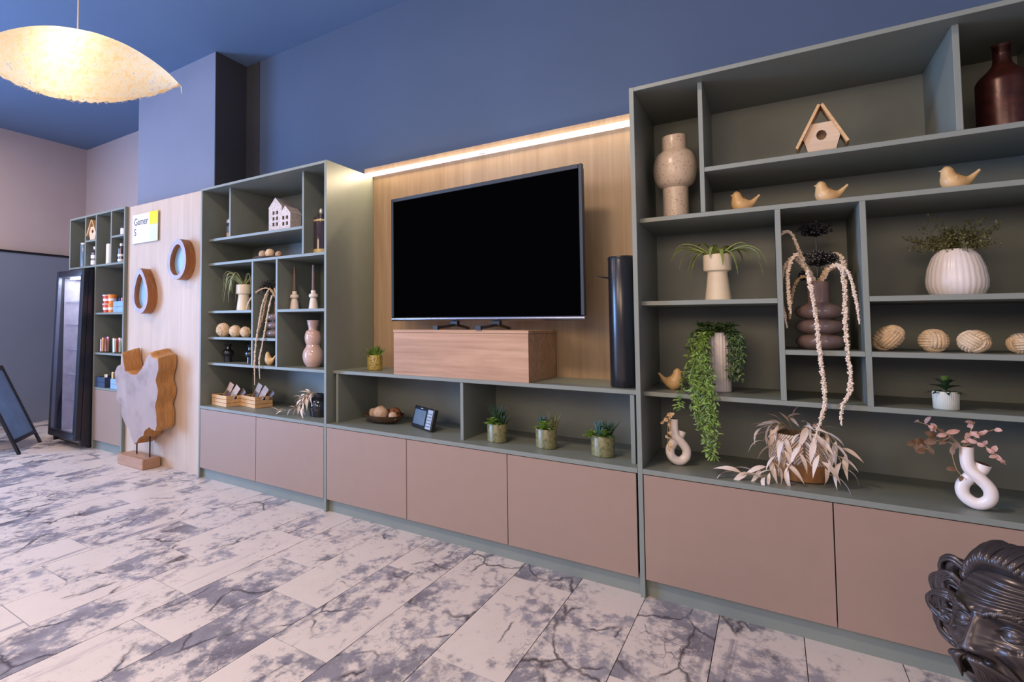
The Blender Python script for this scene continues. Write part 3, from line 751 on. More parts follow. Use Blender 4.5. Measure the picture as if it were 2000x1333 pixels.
# air plants
def air_vase(label, loc, mat='cream'):
    return vase('plant_vase', label, [(.052, 0), (.055, .003), (.041, .118), (.043, .124), (.056, .130), (.058, .134), (.058, .196), (.055, .199)], mat, loc)
def airplant(t, mat, spec, zb, taper=1):
    for (az, L, rise, droop, wd) in spec:
        a = R(az); d = Vector((math.cos(a), math.sin(a), 0)); pts = []
        for i in range(13):
            s_ = i/12
            pts.append((d.x*L*(1-(1-s_)**1.6), d.y*L*(1-(1-s_)**1.6), zb + rise*math.sin(min(1, s_*1.15)*PI*.5) - droop*max(0, s_-.25)**1.7))
        mb = MB().tube(pts, [1.6*wd*max(.08, (1-s_/12)**.6) for s_ in range(13)], 6, flat_=.3, up=(0,0,1))
        mb.build('leaf', mat, t)
av = air_vase('cream funnel-top vase holding a spidery green air plant, right bookcase', (-.175, .22, SB)); av.scale = (.85, .85, 1)
airplant(av, 'leaf_air', [(178, .19, .085, .12, .010), (170, .20, .075, .10, .009), (190, .18, .10, .13, .010), (186, .16, .06, .17, .009), (200, .20, .07, .13, .008), (165, .13, .05, .20, .009), (205, .12, .05, .24, .008), (150, .10, .10, .10, .010),
    (0, .13, .085, .10, .012), (15, .14, .06, .13, .010), (-12, .20, .075, .20, .008), (5, .18, .065, .25, .007), (-25, .19, .06, .14, .007), (30, .12, .07, .16, .010), (-40, .11, .05, .21, .008), (-70, .08, .06, .16, .010), (-110, .07, .07, .12, .010), (60, .1, .08, .1, .01), (100, .1, .09, .1, .01)], .185)
av2 = air_vase('cream funnel-top vase with curly sage air plant, middle bookcase', (-3.095, .22, SB))
sp2 = []
for i in range(34): sp2.append((U(150, 270) if i % 4 else U(-60, 130), U(.10, .18), U(.11, .19), U(.18, .42), U(.006, .010)))
airplant(av2, 'leaf_sage', sp2, .180)

# ringed vases with amaranth
def ring_vase(label, loc, k=.092):
    return vase('ringed_vase', label, [(k-.032, 0), (k-.026, .002)]+arcp(k-.032, .002, k, .060, 8)[1:]+arcp(k-.032, .061, k, .117, 8)+arcp(k-.032, .118, k, .176, 8)[:-1]+[(.040, .178), (.034, .184), (.034, .258), (.036, .262)], 'mauve_glaze', loc)
def strand(t, pts, r, mat, gap=1.0, label=None):
    r *= .70
    P = cr(pts, 8); mb = MB(); acc = 0; last = Vector(P[0])
    mb.tube(P, .0022, 5)
    for i, p in enumerate(P):
        p = Vector(p); seg = (p-last).length; k = max(1, int(seg/(r*.55*gap)))
        for j in range(k):
            c = last.lerp(p, (j+1)/k)
            sz = r*U(.75, 1.15)*(1 if i < len(P)*.8 else 1-.55*(i/len(P)-.8)/.2)
            for q in range(8):
                a = U(0, 2*PI); rr_ = U(.25, .75); mb.ball(c+Vector((math.cos(a)*rr_, math.sin(a)*rr_, U(-.6,.6)))*sz, sz*U(.30, .48), 1)
        last = p
    return mb.build('flower_strand', mat, t, kind='stuff')
def berries(t, c, rx, ry, rz, n, stem):
    mb = MB(); c = Vector(c)
    for i in range(n):
        v = Vector((U(-1,1), U(-1,1), U(-1,1)))
        while v.length > 1: v = Vector((U(-1,1), U(-1,1), U(-1,1)))
        p = c+Vector((v.x*rx, v.y*ry, v.z*rz)); mb.ball(p, U(.0040, .0062), 1)
        mb.tube([c-Vector((0,0,rz)), p], .0009, 3)
    mb.tube([stem, c-Vector((0,0,rz))], .0018, 5)
    return mb.build('berry_cluster', 'berry', t, kind='stuff')
rv = ring_vase('mauve ringed vase with black berries and hanging cream amaranth, right bookcase', (.143, .20, SV), .073)
berries(rv, (.0, .02, .475), .055, .035, .032, 90, (0, 0, .25)); berries(rv, (.005, -.01, .355), .055, .04, .032, 100, (0, 0, .25)); berries(rv, (-.045, 0, .29), .012, .012, .02, 16, (-.01, 0, .26))
A_ = 'amaranth'
strand(rv, [(-.01, 0, .26), (-.05, -.02, .38), (-.075, -.05, .455), (-.10, -.06, .46), (-.113, -.065, .435)], .010, A_)
strand(rv, [(-.01, 0, .26), (-.055, -.04, .345), (-.080, -.07, .355), (-.105, -.09, .30), (-.112, -.095, .20), (-.098, -.10, .085)], .011, A_)
strand(rv, [(-.01, 0, .26), (-.05, -.05, .35), (-.068, -.08, .365), (-.090, -.10, .30), (-.090, -.105, .20), (-.086, -.105, .14)], .011, A_)
strand(rv, [(-.01, 0, .26), (-.045, -.02, .285), (-.07, -.03, .25), (-.085, -.035, .17), (-.088, -.04, .12)], .010, 'amaranth_tan')
strand(rv, [(-.01, -.01, .26), (-.03, -.07, .30), (-.030, -.115, .27), (-.018, -.13, .15), (-.012, -.145, .03), (-.004, -.150, -.10), (-.002, -.155, -.20), (-.020, -.158, -.27), (-.034, -.16, -.335)], .012, A_, 1.1)
strand(rv, [(.01, 0, .26), (.035, -.03, .315), (.060, -.06, .312), (.068, -.08, .25), (.066, -.10, .12), (.066, -.125, .0), (.070, -.145, -.08), (.064, -.150, -.15), (.044, -.155, -.20), (.040, -.158, -.265)], .013, A_, 1.1)
strand(rv, [(.01, 0, .26), (.04, .02, .36), (.062, .0, .365), (.074, -.03, .32), (.074, -.05, .28)], .012, A_, 1.0)
strand(rv, [(.01, 0, .26), (.045, -.04, .325), (.080, -.08, .29), (.095, -.10, .19), (.102, -.11, .10)], .0085, A_)
strand(rv, [(.0, 0, .255), (.02, -.02, .30), (.05, -.035, .315)], .011, 'amaranth_tan')
rv2 = ring_vase('mauve ringed vase with black berries and tan amaranth strands, middle bookcase', (-2.728, .215, SV))
berries(rv2, (-.065, -.04, .375), .065, .05, .05, 120, (-.01, 0, .25))
strand(rv2, [(-.01, 0, .26), (-.04, -.06, .35), (-.10, -.11, .335), (-.155, -.138, .27), (-.180, -.150, .20)], .010, A_)
strand(rv2, [(-0.010, 0, .26), (-0.033, -.06, .345), (-0.040, -.12, .25), (-0.055, -.15, .08), (-0.070, -.165, -.08), (-0.075, -.165, -.22), (-0.073, -.165, -.325)], .011, A_, 1.3)
strand(rv2, [(-0.010, 0, .26), (-0.003, -.06, .30), (0.020, -.12, .22), (0.010, -.15, .06), (-0.005, -.165, -.06), (-0.030, -.165, -.16), (-0.023, -.165, -.28)], .011, A_, 1.2)
strand(rv2, [(-0.010, 0, .26), (-0.035, -.05, .35), (-0.040, -.08, .30), (-0.060, -.10, .16), (-0.090, -.11, .05)], .012, 'amaranth_tan', 1.2)
strand(rv2, [(0.000, 0, .26), (-0.005, -.04, .35), (0.030, -.06, .30), (0.040, -.08, .15)], .010, 'amaranth_tan', 1.2)

# white ribbed pot and foliage
wp = thing('ribbed_pot', 'wide white ribbed ceramic pot with small-leaved olive foliage, right bookcase', 'potted plant', (.512, .26, SB)); wp.scale = (.68, .68, 1.10)
def ribs(n, amp): return lambda r, a, z: r*(1+amp*abs(math.sin(n*a/2))-amp)
MB().lathe([(.078, 0), (.096, .004), (.110, .030), (.112, .052), (.104, .092), (.086, .128), (.067, .146), (.063, .152), (.056, .153), (.054, .12)], seg=160, cap1=True, fn=ribs(30, .018)).build('pot', 'white', wp, ang=80)
mb = MB(); st = MB()
for i in range(100):
    a = U(0, 2*PI); el = U(.0, 1.2); L = U(.06, .155)*(1.15 if abs(math.cos(a)) > .6 else .75)
    d = Vector((math.cos(a)*math.cos(el)*1.15, math.sin(a)*math.cos(el)*.7, .10+math.sin(el)*.68))
    b_ = Vector((U(-.035,.035), U(-.035,.035), .145)); tip = b_+d*L
    st.tube([b_, b_+d*L*.5+Vector((0,0,.01)), tip], .0008, 3)
    for k in range(36):
        s_ = U(.15, 1); p = b_+d*L*s_+Vector((U(-1,1), U(-1,1), U(-.8,.8)))*.012
        dd = Vector((U(-1,1), U(-1,1), U(-.6,1))); mb.leaf(p, dd, (U(-1,1), U(-1,1), 1), U(.007, .012), U(.007, .010), .1, 2)
mb.build('foliage', 'leaf_olive', wp, kind='stuff'); st.build('stems', 'leaf_olive', wp, kind='stuff')
# trailing plant
tp = thing('trailing_plant', 'bright green trailing plant spilling from slim white pot over the shelf edge', 'potted plant', (-.186, .277, SCC))
MB().lathe([(.040, 0), (.045, .004), (.048, .25), (.046, .256), (.041, .256), (.040, .22)], seg=96, cap1=True, fn=ribs(24, .05)).build('pot', 'white', tp, ang=80)
mbs = {k: MB() for k in ('leaf_bright', 'leaf', 'leaf_dark')}; st = MB()
def vine(pts, dens, mats, spread=.010, ls=(.015, .024)):
    P = cr(pts, 7); st.tube(P, .0012, 4)
    for i, (p, q) in enumerate(zip(P, P[1:])):
        p, q = Vector(p), Vector(q)
        for k in range(dens):
            c = p.lerp(q, U(0, 1)); t_ = (q-p).normalized()
            d = (t_*U(.2, 1.0)+Vector((U(-1,1), U(-1,.6), U(-.5,.5)))*.9)
            mbs[random.choice(mats)].leaf(c+Vector((U(-1,1), U(-1,1), 0))*spread, d, (U(-.4,.4), -1, .5), U(*ls), U(.0042, .007), .15, 3)
for i in range(8):
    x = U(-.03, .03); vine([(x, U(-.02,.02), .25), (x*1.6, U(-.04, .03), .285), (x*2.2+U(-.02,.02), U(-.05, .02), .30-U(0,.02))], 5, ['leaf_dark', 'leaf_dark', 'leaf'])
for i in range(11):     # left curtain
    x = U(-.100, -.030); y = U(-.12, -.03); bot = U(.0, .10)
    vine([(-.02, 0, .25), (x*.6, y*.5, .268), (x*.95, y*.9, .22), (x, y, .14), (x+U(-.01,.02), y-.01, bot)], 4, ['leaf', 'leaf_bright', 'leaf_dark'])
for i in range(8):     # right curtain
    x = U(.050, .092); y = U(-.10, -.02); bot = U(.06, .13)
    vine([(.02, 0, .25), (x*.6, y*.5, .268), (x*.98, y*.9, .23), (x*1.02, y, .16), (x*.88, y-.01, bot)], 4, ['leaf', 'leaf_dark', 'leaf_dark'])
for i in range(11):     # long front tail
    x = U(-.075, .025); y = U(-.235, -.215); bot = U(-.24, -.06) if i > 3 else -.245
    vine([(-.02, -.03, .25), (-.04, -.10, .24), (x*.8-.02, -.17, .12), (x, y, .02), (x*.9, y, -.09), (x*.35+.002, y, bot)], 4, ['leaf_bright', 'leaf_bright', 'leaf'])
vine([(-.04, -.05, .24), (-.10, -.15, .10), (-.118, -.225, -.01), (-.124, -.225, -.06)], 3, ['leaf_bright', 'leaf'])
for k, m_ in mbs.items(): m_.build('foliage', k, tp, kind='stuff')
st.build('stems', 'leaf', tp, kind='stuff')
# succulents
def rosette(t, c, n, L, wd, mat, upz=.55, rows=3, name='rosette'):
    mb = MB(); c = Vector(c)
    for r in range(rows):
        for i in range(n):
            a = 2*PI*(i+r*.5)/n; el = .25+upz*r
            d = Vector((math.cos(a)*math.cos(el), math.sin(a)*math.cos(el), math.sin(el)))
            mb.leaf(c+Vector((0,0,.004*r)), d, (0,0,1), L*(1-.2*r), wd, .25, 4, .35, shape=lambda t_: math.sin(PI*min(1, t_*.85+.12))**.7 if t_ < .97 else .1)
    return mb.build(name, mat, t, kind='stuff')
def spikes(t, c, n, L, mat, spread=.5, wd=.004, name='spiky_leaves'):
    mb = MB(); c = Vector(c)
    for i in range(n):
        a = U(0, 2*PI); s_ = U(0, spread); d = Vector((math.cos(a)*s_, math.sin(a)*s_, 1)).normalized()
        l = L*U(.6, 1); p = c+Vector((math.cos(a), math.sin(a), 0))*U(0, .012)
        mb.tube([p, p+d*l*.5, p+d*l+Vector((math.cos(a), math.sin(a), 0))*l*.12], [wd, wd*.8, .0004], 5)
    return mb.build(name, mat, t, kind='stuff')
def gold_pot(label, loc, mat, group='small potted succulents'):
    t = thing('potted_succulent', label, 'potted plant', loc, 0, group)
    MB().lathe([(.044, 0), (.048, .004), (.049, .09), (.047, .095), (.043, .095), (.042, .075)], seg=48, fn=lambda r, a, z: r*(1+.012*math.sin(a*14+z*60))).build('pot', mat, t)
    MB().lathe([(.042, .070), (.042, .082), (.02, .086)], seg=20, cap1=True).build('soil', 'brown', t)
    return t
g = gold_pot('spiky green succulent in a gold mosaic pot left of the riser box', (-1.945, .263, .858), 'gold', None)
rosette(g, (-.022, -.015, .086), 9, .052, .020, 'leaf_bright'); spikes(g, (.008, .0, .082), 80, .080, 'leaf', 1.0); spikes(g, (.03, -.01, .082), 30, .07, 'leaf_bright', .9)
g = gold_pot('gold-green succulent pot with tall dark spikes, left of three on the media unit', (-1.122, .155, DK), 'gold_pot')
rosette(g, (-.012, -.028, .090), 9, .052, .020, 'leaf_bright'); spikes(g, (.0, .015, .085), 44, .12, 'leaf_dark', .45); spikes(g, (.03, .0, .085), 22, .075, 'leaf_dark', .9)
g = gold_pot('gold-green succulent pot with a star rosette, middle of three on the media unit', (-.879, .168, DK), 'gold_pot')
rosette(g, (-.002, -.025, .094), 8, .060, .018, 'leaf_bright', .5); spikes(g, (.032, .018, .085), 30, .10, 'leaf_olive', .35); spikes(g, (-.022, .02, .085), 24, .085, 'leaf_dark', .4)
g = gold_pot('gold-green succulent pot with blue-green tuft, right of three on the media unit', (-.622, .155, DK), 'gold_pot')
rosette(g, (-.045, -.022, .085), 8, .045, .018, 'leaf_bright'); rosette(g, (.012, -.02, .09), 8, .052, .018, 'leaf'); spikes(g, (-.018, .0, .088), 20, .080, 'leaf_blue', .35); spikes(g, (.015, .02, .085), 40, .09, 'leaf_dark', .55)
g = thing('potted_succulent', 'dark green rosette succulent in a small ribbed grey-white pot, right bookcase', 'potted plant', (.453, .135, SCC)); g.scale = (.68, .68, .90)
MB().lathe([(.040, 0), (.045, .004), (.0475, .066), (.0455, .069), (.042, .069), (.041, .055)], seg=120, fn=ribs(40, .04)).build('pot', 'grey_pot', g, ang=80)
MB().lathe([(.041, .05), (.041, .060), (.02, .063)], seg=20, cap1=True).build('soil', 'brown', g)
for r_ in range(4):
    for i in range(8):
        a = 2*PI*(i+r_*.5)/8; el = .10+.36*r_
        MB().leaf((0, 0, .062+.010*r_), (math.cos(a)*math.cos(el), math.sin(a)*math.cos(el), math.sin(el)), (0,0,1), .072-.010*r_, .022, .25, 5, .3).build('leaf', 'leaf_dark' if r_ < 3 else 'leaf', g)

# loop vases
def loop_vase(label, loc, rz, sc=1.0):
    t = thing('loop_vase', label, 'vase', loc, rz); t.scale = (sc, sc, sc)
    P = cr([(-.020, -.005, .205), (-.020, -.005, .155), (-.012, -.006, .128), (.012, -.007, .103), (.033, -.006, .074), (.033, -.003, .044), (.014, 0, .0235), (-.010, 0, .0225), (-.033, .002, .042), (-.036, .004, .072), (-.019, .006, .100), (.000, .009, .118), (.013, .010, .134), (.019, .010, .152)], 6)
    MB().tube(P, [.0192]*(len(P)-12)+[.0192+.00025*i for i in range(12)], 20).build('body', 'white', t)
    MB().lathe([(.0165, 0), (.0162, .0006)], (-.020, -.005, .2052), 18, cap1=True).build('mouth', 'brown', t, label='dark disc in place of a shaded opening')  # brown disc on the closed tube paints the shade of an opening
    MB().lathe([(.0200, 0), (.0195, .0006)], (0, 0, 0), 18, cap1=True, mtx=Matrix.Translation((.0195, .010, .1524)) @ Matrix.Rotation(R(18), 4, 'Y')).build('mouth', 'brown', t, label='dark disc in place of a shaded opening')  # same painted shade on the end of the short spout
    return t
def sprig(t, pts, mat, n, ls, wd, round_=True):
    P = cr(pts, 6); MB().tube(P, .0011, 4).build('stem', 'dried_stem', t)
    mb = MB()
    for i in range(n):
        p = Vector(P[int(len(P)*(.3+.68*i/n))])
        mb.leaf(p, (U(-1,1), U(-1,.2), U(-.6,1)), (U(-.5,.5), -1, U(-.2,.8)), U(*ls), wd*U(.8,1.2), .2, 4, .2, shape=(lambda t_: math.sqrt(max(0, 1-(2*t_-1)**2))) if round_ else None)
    mb.build('petals', mat, t, kind='stuff')
lv = loop_vase('smaller white knotted loop vase with tan dried petals, right bookcase left side', (-.328, .17, DK), R(28), .98); lv.scale = (.86, .86, .98)
sprig(lv, [(-.03, 0, .20), (-.05, -.02, .225), (-.075, -.03, .20), (-.085, -.03, .185)], 'petal_tan', 9, (.012, .02), .012)
sprig(lv, [(-.03, 0, .20), (-.045, -.035, .22), (-.05, -.045, .15), (-.045, -.045, .115)], 'petal_tan', 7, (.014, .022), .016)
sprig(lv, [(-.03, 0, .20), (-.055, -.035, .215), (-.065, -.045, .12), (-.055, -.045, .065)], 'petal_tan', 9, (.014, .022), .016)
lv = loop_vase('larger white knotted loop vase with rosy dried leaves, at right of the desk', (.507, .105, DK), R(-14), 1.0); lv.scale = (.86, .86, 1)
for pts, m_, n, ls, wd in (([(-.03, 0, .20), (-.06, -.01, .235), (-.10, -.02, .26), (-.145, -.03, .275)], 'petal', 9, (.025, .042), .015), ([(-.03, 0, .20), (-.01, -.01, .25), (.005, -.01, .29)], 'petal', 7, (.018, .03), .014), ([(-.03, 0, .20), (.01, -.02, .225), (.045, -.03, .20), (.075, -.03, .165)], 'petal', 10, (.018, .032), .014),
    ([(-.03, 0, .20), (.02, 0, .25), (.06, 0, .275)], 'petal', 4, (.02, .034), .014), ([(-.03, 0, .20), (-.08, .02, .23), (-.13, .03, .20), (-.165, .03, .20)], 'petal_brown', 10, (.025, .045), .020), ([(-.03, 0, .20), (-.09, .0, .215), (-.12, 0, .185), (-.14, 0, .165)], 'petal_brown', 7, (.025, .04), .018), ([(-.03, 0, .20), (-.055, -.03, .19), (-.045, -.04, .13), (-.02, -.045, .10)], 'petal_brown', 4, (.025, .04), .016)):
    sprig(lv, pts, m_, n, ls, wd)

# basket with bleached leaves
bk = thing('woven_basket', 'striped woven basket with tan suede base holding bleached dried leaves', 'basket', (.072, .225, DK)); bk.scale = (.80, .84, .95)
BP = [(.085, 0), (.098, .006), (.112, .05), (.115, .072)]
MB().lathe(BP, seg=40).build('base', 'suede', bk)
BP2 = [(.115, .072), (.116, .10), (.112, .15), (.104, .19), (.100, .190), (.098, .10), (.05, .09)]
MB().lathe(BP2, seg=40, cap0=False, cap1=True).build('body', 'weave_dark', bk)
mb = MB()
def brad(z): return .1165 if z < .10 else .1165-.012*((z-.10)/.09)**1.3
for sec in range(4):
    A0 = -PI/2+.15+sec*PI/2; sgn = 1 if sec % 2 else -1
    for i in range(-9, 22):
        pts = []
        for k in range(9):
            z = .077+.112*k/8; a = A0+.108*i+sgn*.85*(k/8)
            if A0 <= a <= A0+PI/2: pts.append((brad(z)*math.cos(a), brad(z)*math.sin(a), z))
        if len(pts) > 2: mb.tube(pts, .0036, 5)
mb.build('woven_stripes', 'weave_light', bk, kind='stuff')
LV = [MB().leaf((0,0,0), (1,0,0), (0,0,1), 1, .19+.025*i, .25+.1*i, 9, .2, shape=lambda t_: (math.sin(PI*min(1, t_*1.0)**.75))**1.1).build('leaf', 'dried') for i in range(3)]
LVm = [o.data for o in LV]
for o in LV: bpy.data.objects.remove(o)
def dleaf(t, p, d, L, roll=0.0):
    o = bpy.data.objects.new('leaf', random.choice(LVm)); COL.objects.link(o); o.parent = t; o.location = p
    d = Vector(d).normalized(); q = d.to_track_quat('X', 'Z'); o.rotation_mode = 'QUATERNION'
    from mathutils import Quaternion
    o.rotation_quaternion = q @ Quaternion((1,0,0), roll); o.scale = (L, L, L)
def branch(t, pts, n, L=(.07, .11), zmin=.004, droop=.35):
    P = cr(pts, 6); MB().tube(P, [.0018*(1-.6*i/len(P)) for i in range(len(P))], 5).build('branch', 'dried_stem', t)
    for i in range(n):
        k = int((len(P)-2)*(.25+.75*i/max(1, n-1))); p = Vector(P[k]); tn = (Vector(P[k+1])-p).normalized()
        sd = tn.cross(Vector((0,-1,.3))).normalized()*(1 if i % 2 else -1)
        d = tn*U(.6, 1)+sd*U(.35, .9)+Vector((0, U(-.4, .1), -droop*U(.3, 1)))
        l = U(*L)
        if p.z+d.normalized().z*l < zmin: d.normalize(); d.z = (zmin-p.z)/l
        dleaf(t, p, d, l, U(-.9, .9))
branch(bk, [(-.03, 0, .19), (-.07, -.05, .225), (-.115, -.07, .20), (-.14, -.08, .15)], 8)
branch(bk, [(-.03, 0, .19), (-.06, -.04, .23), (-.10, -.03, .225), (-.15, -.04, .20)], 7)
branch(bk, [(-.04, -.02, .18), (-.09, -.11, .16), (-.13, -.15, .06), (-.20, -.175, .03), (-.27, -.19, .025)], 9, (.081, .119))
branch(bk, [(-.04, -.02, .18), (-.085, -.12, .13), (-.105, -.17, .06), (-.13, -.19, .03), (-.145, -.205, .02)], 8, (.067, .105))
branch(bk, [(-.04, -.02, .18), (-.06, -.13, .17), (-.06, -.16, .10), (-.05, -.17, .07)], 6, (.081, .119), droop=.8)
branch(bk, [(.0, 0, .19), (.02, -.08, .23), (.05, -.15, .19), (.07, -.175, .11), (.10, -.18, .06)], 9, (.067, .119), droop=.7)
branch(bk, [(.0, 0, .19), (.05, -.06, .235), (.10, -.11, .20), (.13, -.13, .13), (.155, -.14, .08)], 9, (.067, .112), droop=.6)
branch(bk, [(.02, 0, .19), (.07, -.03, .225), (.12, -.06, .19), (.165, -.09, .13)], 8, (.067, .112), droop=.5)
branch(bk, [(.0, 0, .19), (.0, -.10, .20), (.0, -.155, .15), (-.02, -.165, .10)], 6, (.067, .112), droop=.7)
branch(bk, [(-.02, .02, .19), (-.04, .02, .245), (-.035, .0, .25), (-.02, -.02, .255)], 5, (.060, .084), droop=-.3)
branch(bk, [(.03, 0, .19), (.04, -.08, .225), (.065, -.135, .20), (.075, -.16, .15)], 7, (.067, .105), droop=.5)

vase('bottle_vase', 'large dark oxblood bottle vase in the top right cell', [(.052, 0), (.062, .006), (.065, .03), (.065, .185)]+[(.065-.043*(1-math.cos(i/8*PI))/2, .185+.075*i/8) for i in range(1, 9)]+[(.021, .27), (.021, .312), (.025, .318)], 'red_glaze', (.640, .25, SH))

# ------------------------------------------------------------------ media unit items
def seedball(label, p, r, mat, group): 
    mb = MB().ball((0, 0, 0), r, 3)
    for v in mb.bm.verts: v.co *= 1+.10*noise.noise(v.co*90)
    return tag(mb.build('potpourri_ball', mat, None, p), label, 'ornament', group)
bw = thing('wooden_bowl', 'shallow dark wooden bowl of dried seed balls on the media unit', 'bowl', (-1.885, .275, DK))
MB().lathe([(.055, 0), (.070, .003), (.105, .022), (.128, .048), (.130, .052), (.124, .052), (.098, .026), (.06, .012), (.01, .010)], seg=48, cap1=True).build('body', 'bowl', bw)
for (dx, dy, dz, r_, m_, l) in ((-.066, -.01, .050, .034, 'seed', 'pale dried ball at the left in the dark wooden bowl'), (.000, -.040, .058, .048, 'seed', 'largest pale textured ball at the front of the dark wooden bowl'), (.066, .020, .056, .040, 'seed_dark', 'rust brown seed ball in the dark wooden bowl'), (.086, -.038, .050, .028, 'seed', 'small pale cone at the right in the dark wooden bowl'), (.0, .05, .045, .03, 'seed_dark', 'dark seed ball at the rear of the dark wooden bowl')):
    seedball(l, (-1.885+dx, .275+dy, DK+dz), r_, m_, 'balls in the wooden bowl')
dv = thing('weather_station', 'small tilted digital display with grey screen and silver keypad', 'display', (-1.588, .212, DK), R(-31))
mt = Matrix.Rotation(R(-14), 4, 'X')
MB().box(-.107, .107, -.012, .016, .002, .128, mt).build('case', 'black', dv, bevel=.003)
MB().box(-.093, .028, -.0135, -.011, .022, .108, mt).build('screen', 'device_grey', dv)
MB().box(.046, .098, -.0135, -.011, .010, .120, mt).build('keypad', 'device_key', dv)
mb = MB()
for z in (.022, .040, .058, .076, .094):
    for x in (.056, .072, .086): mb.box(x-.0035, x+.0035, -.0150, -.0134, z, z+.006, mt)
mb.build('keys', 'ink', dv, kind='stuff')
MB().box(-.035, -.012, -.0135, -.0115, .114, .120, mt).build('badge', 'device_key', dv)
MB().box(-.03, .03, .012, .075, 0, .006).build('stand', 'black', dv)

# ------------------------------------------------------------------ middle bookcase items
def bottle(label, loc, prof, mat, capmat=None, capprof=None, bands=(), cat='bottle', name='bottle', group=None):
    t = thing(name, label, cat, loc, 0, group)
    MB().lathe(prof, seg=24, cap1=True).build('body', mat, t)
    if capprof: MB().lathe(capprof, seg=18, cap1=True).build('stopper', capmat, t)
    for (r_, z0, z1, m_) in bands: MB().lathe([(r_, z0), (r_+.0006, z0), (r_+.0006, z1), (r_, z1)], seg=24, cap0=False).build('label_band', m_, t)
    return t
bottle('small dark patterned tumbler half hidden in the top left cell, middle bookcase', (-3.222, .20, SH), [(.030, 0), (.034, .004), (.034, .160), (.032, .168)], 'decanter_glass', None, None, [(.0342, .005, .055, 'paper'), (.0342, .06, .105, 'device_grey'), (.0342, .13, .155, 'device_key')])
bottle('dark smoky decanter with glass stopper in the tall right cell, middle bookcase', (-2.345, .22, SA), [(.050, 0), (.055, .004), (.055, .235), (.050, .255), (.020, .262), (.018, .280)], 'decanter_glass', 'alu', [(.012, .280), (.018, .290), (.020, .305), (.012, .322)], [(.0552, .012, .040, 'goldfoil'), (.0552, .228, .240, 'goldfoil')], 'decanter', 'decanter')
ty = thing('woven_tray', 'dark shallow tray with three dried balls on a middle bookcase shelf', 'tray', (-2.785, .20, SA))
MB().lathe([(.10, 0), (.135, .004), (.140, .014), (.134, .015), (.10, .008), (.01, .007)], seg=40, cap1=True).build('body', 'bowl', ty)
for (dx, dy, r_, m_, l) in ((-.060, -.03, .032, 'seed', 'left brown ball on the dark tray'), (.020, -.04, .034, 'rope', 'middle golden ball on the dark tray'), (.085, -.02, .024, 'seed', 'small right ball on the dark tray')):
    seedball(l, (-2.785+dx, .20+dy, SA+.008+r_), r_, m_, 'balls on the dark tray')
pf = [(.028, 0), (.032, .003), (.030, .03), (.030, .045)]+arcp(.030, .046, .047, .095, 8)+[(.022, .10), (.020, .118), (.032, .137), (.029, .137), (.02, .12)]
v1 = vase('stepped_vase', 'small glossy black stepped vase in the lower left cell, middle bookcase', pf, 'black_glaze', (-3.240, .20, SCC), .002)
dup(v1, 'second small glossy black vase, half hidden by the divider', (-2.995, .20, SCC))
vase('bubble_vase', 'glossy dusty pink double-bubble vase with flared neck, middle bookcase', [(.035, 0), (.045, .003)]+arcp(.030, .004, .072, .142, 14)[2:-1]+arcp(.030, .142, .058, .255, 12)[1:-1]+[(.032, .252), (.031, .262), (.043, .318)], 'pink_glaze', (-2.418, .225, SCC))
def crate(label, loc, rz, w_, d_, h_, mat, slat_n=3, group=None, name='wooden_crate'):
    t = thing(name, label, 'crate', loc, rz, group); g_ = h_/slat_n
    for i in range(slat_n):
        z0, z1 = i*g_+.0015, (i+1)*g_-.0015
        for y in (-d_/2, d_/2-.007): MB().box(-w_/2, w_/2, y, y+.007, z0, z1).build('slat', mat, t)
        for x in (-w_/2+.001, w_/2-.008):
            if i == slat_n-1 and slat_n > 2:
                MB().box(x, x+.007, -d_/2+.0075, -.02, z0, z1).build('slat', mat, t); MB().box(x, x+.007, .02, d_/2-.0075, z0, z1).build('slat', mat, t)
                MB().box(x, x+.007, -.02, .02, z1-.008, z1).build('slat', mat, t)
            else: MB().box(x, x+.007, -d_/2+.0075, d_/2-.0075, z0, z1).build('slat', mat, t)
    MB().box(-w_/2+.008, w_/2-.009, -d_/2+.008, d_/2-.008, .001, .006).build('base', mat, t)
    for x in (-w_/2+.009, w_/2-.018):
        for y in (-d_/2+.008, d_/2-.016): MB().box(x, x+.008, y, y+.008, .006, h_-.002).build('corner_post', mat, t)
    return t
CR = [((-3.196, .160, DK), R(-8), 'left of two small pine crates holding leaflets, middle bookcase'), ((-2.988, .255, DK), R(-10), 'right of two small pine crates holding leaflets, middle bookcase')]
for k, (loc, rz, l) in enumerate(CR):
    crate(l, loc, rz, .195, .16, .082, 'pine', 3, 'pine crates')
    for j, (dx, dy, m_, wv, hv, tl, ln) in enumerate((( -.01, .0, 'leaflet', .055, .185, 32, 30), (.035, .012, 'leaflet_lt', .055, .175, 44, 34), (.06, .04, 'leaflet', .045, .165, 56, 38))):
        c = Vector(loc)+Matrix.Rotation(rz, 3, 'Z') @ Vector((dx-.025, dy-.01, .020))
        t = thing('leaflet', ('%s leaflet leaning in the %s pine crate' % (('dark brown pale-topped front', 'taupe middle', 'narrow dark rear')[j], ('left', 'right')[k])), 'leaflet', c, rz, 'leaflets in the pine crates')
        q = Matrix.Rotation(R(tl-12), 4, 'Y') @ Matrix.Rotation(R(-14), 4, 'X')
        MB().box(-wv/2, wv/2, -.002, .002, -.010, hv*.85, q).build('card', m_, t)
        if j < 2: MB().box(-wv/2, wv/2, -.0032, -.002, hv*.50, hv*.85, q).build('card_top', 'paper', t, label='pale printed top')
        for xx in (-wv/2, ): MB().box(xx-.003, xx, -.003, .003, -.010, hv*.5, q).build('card_edge', 'paper', t)
dvv = thing('jar_vase', 'round black jar vase with pale dried leaves, bottom of middle bookcase', 'vase', (-2.345, .20, DK))
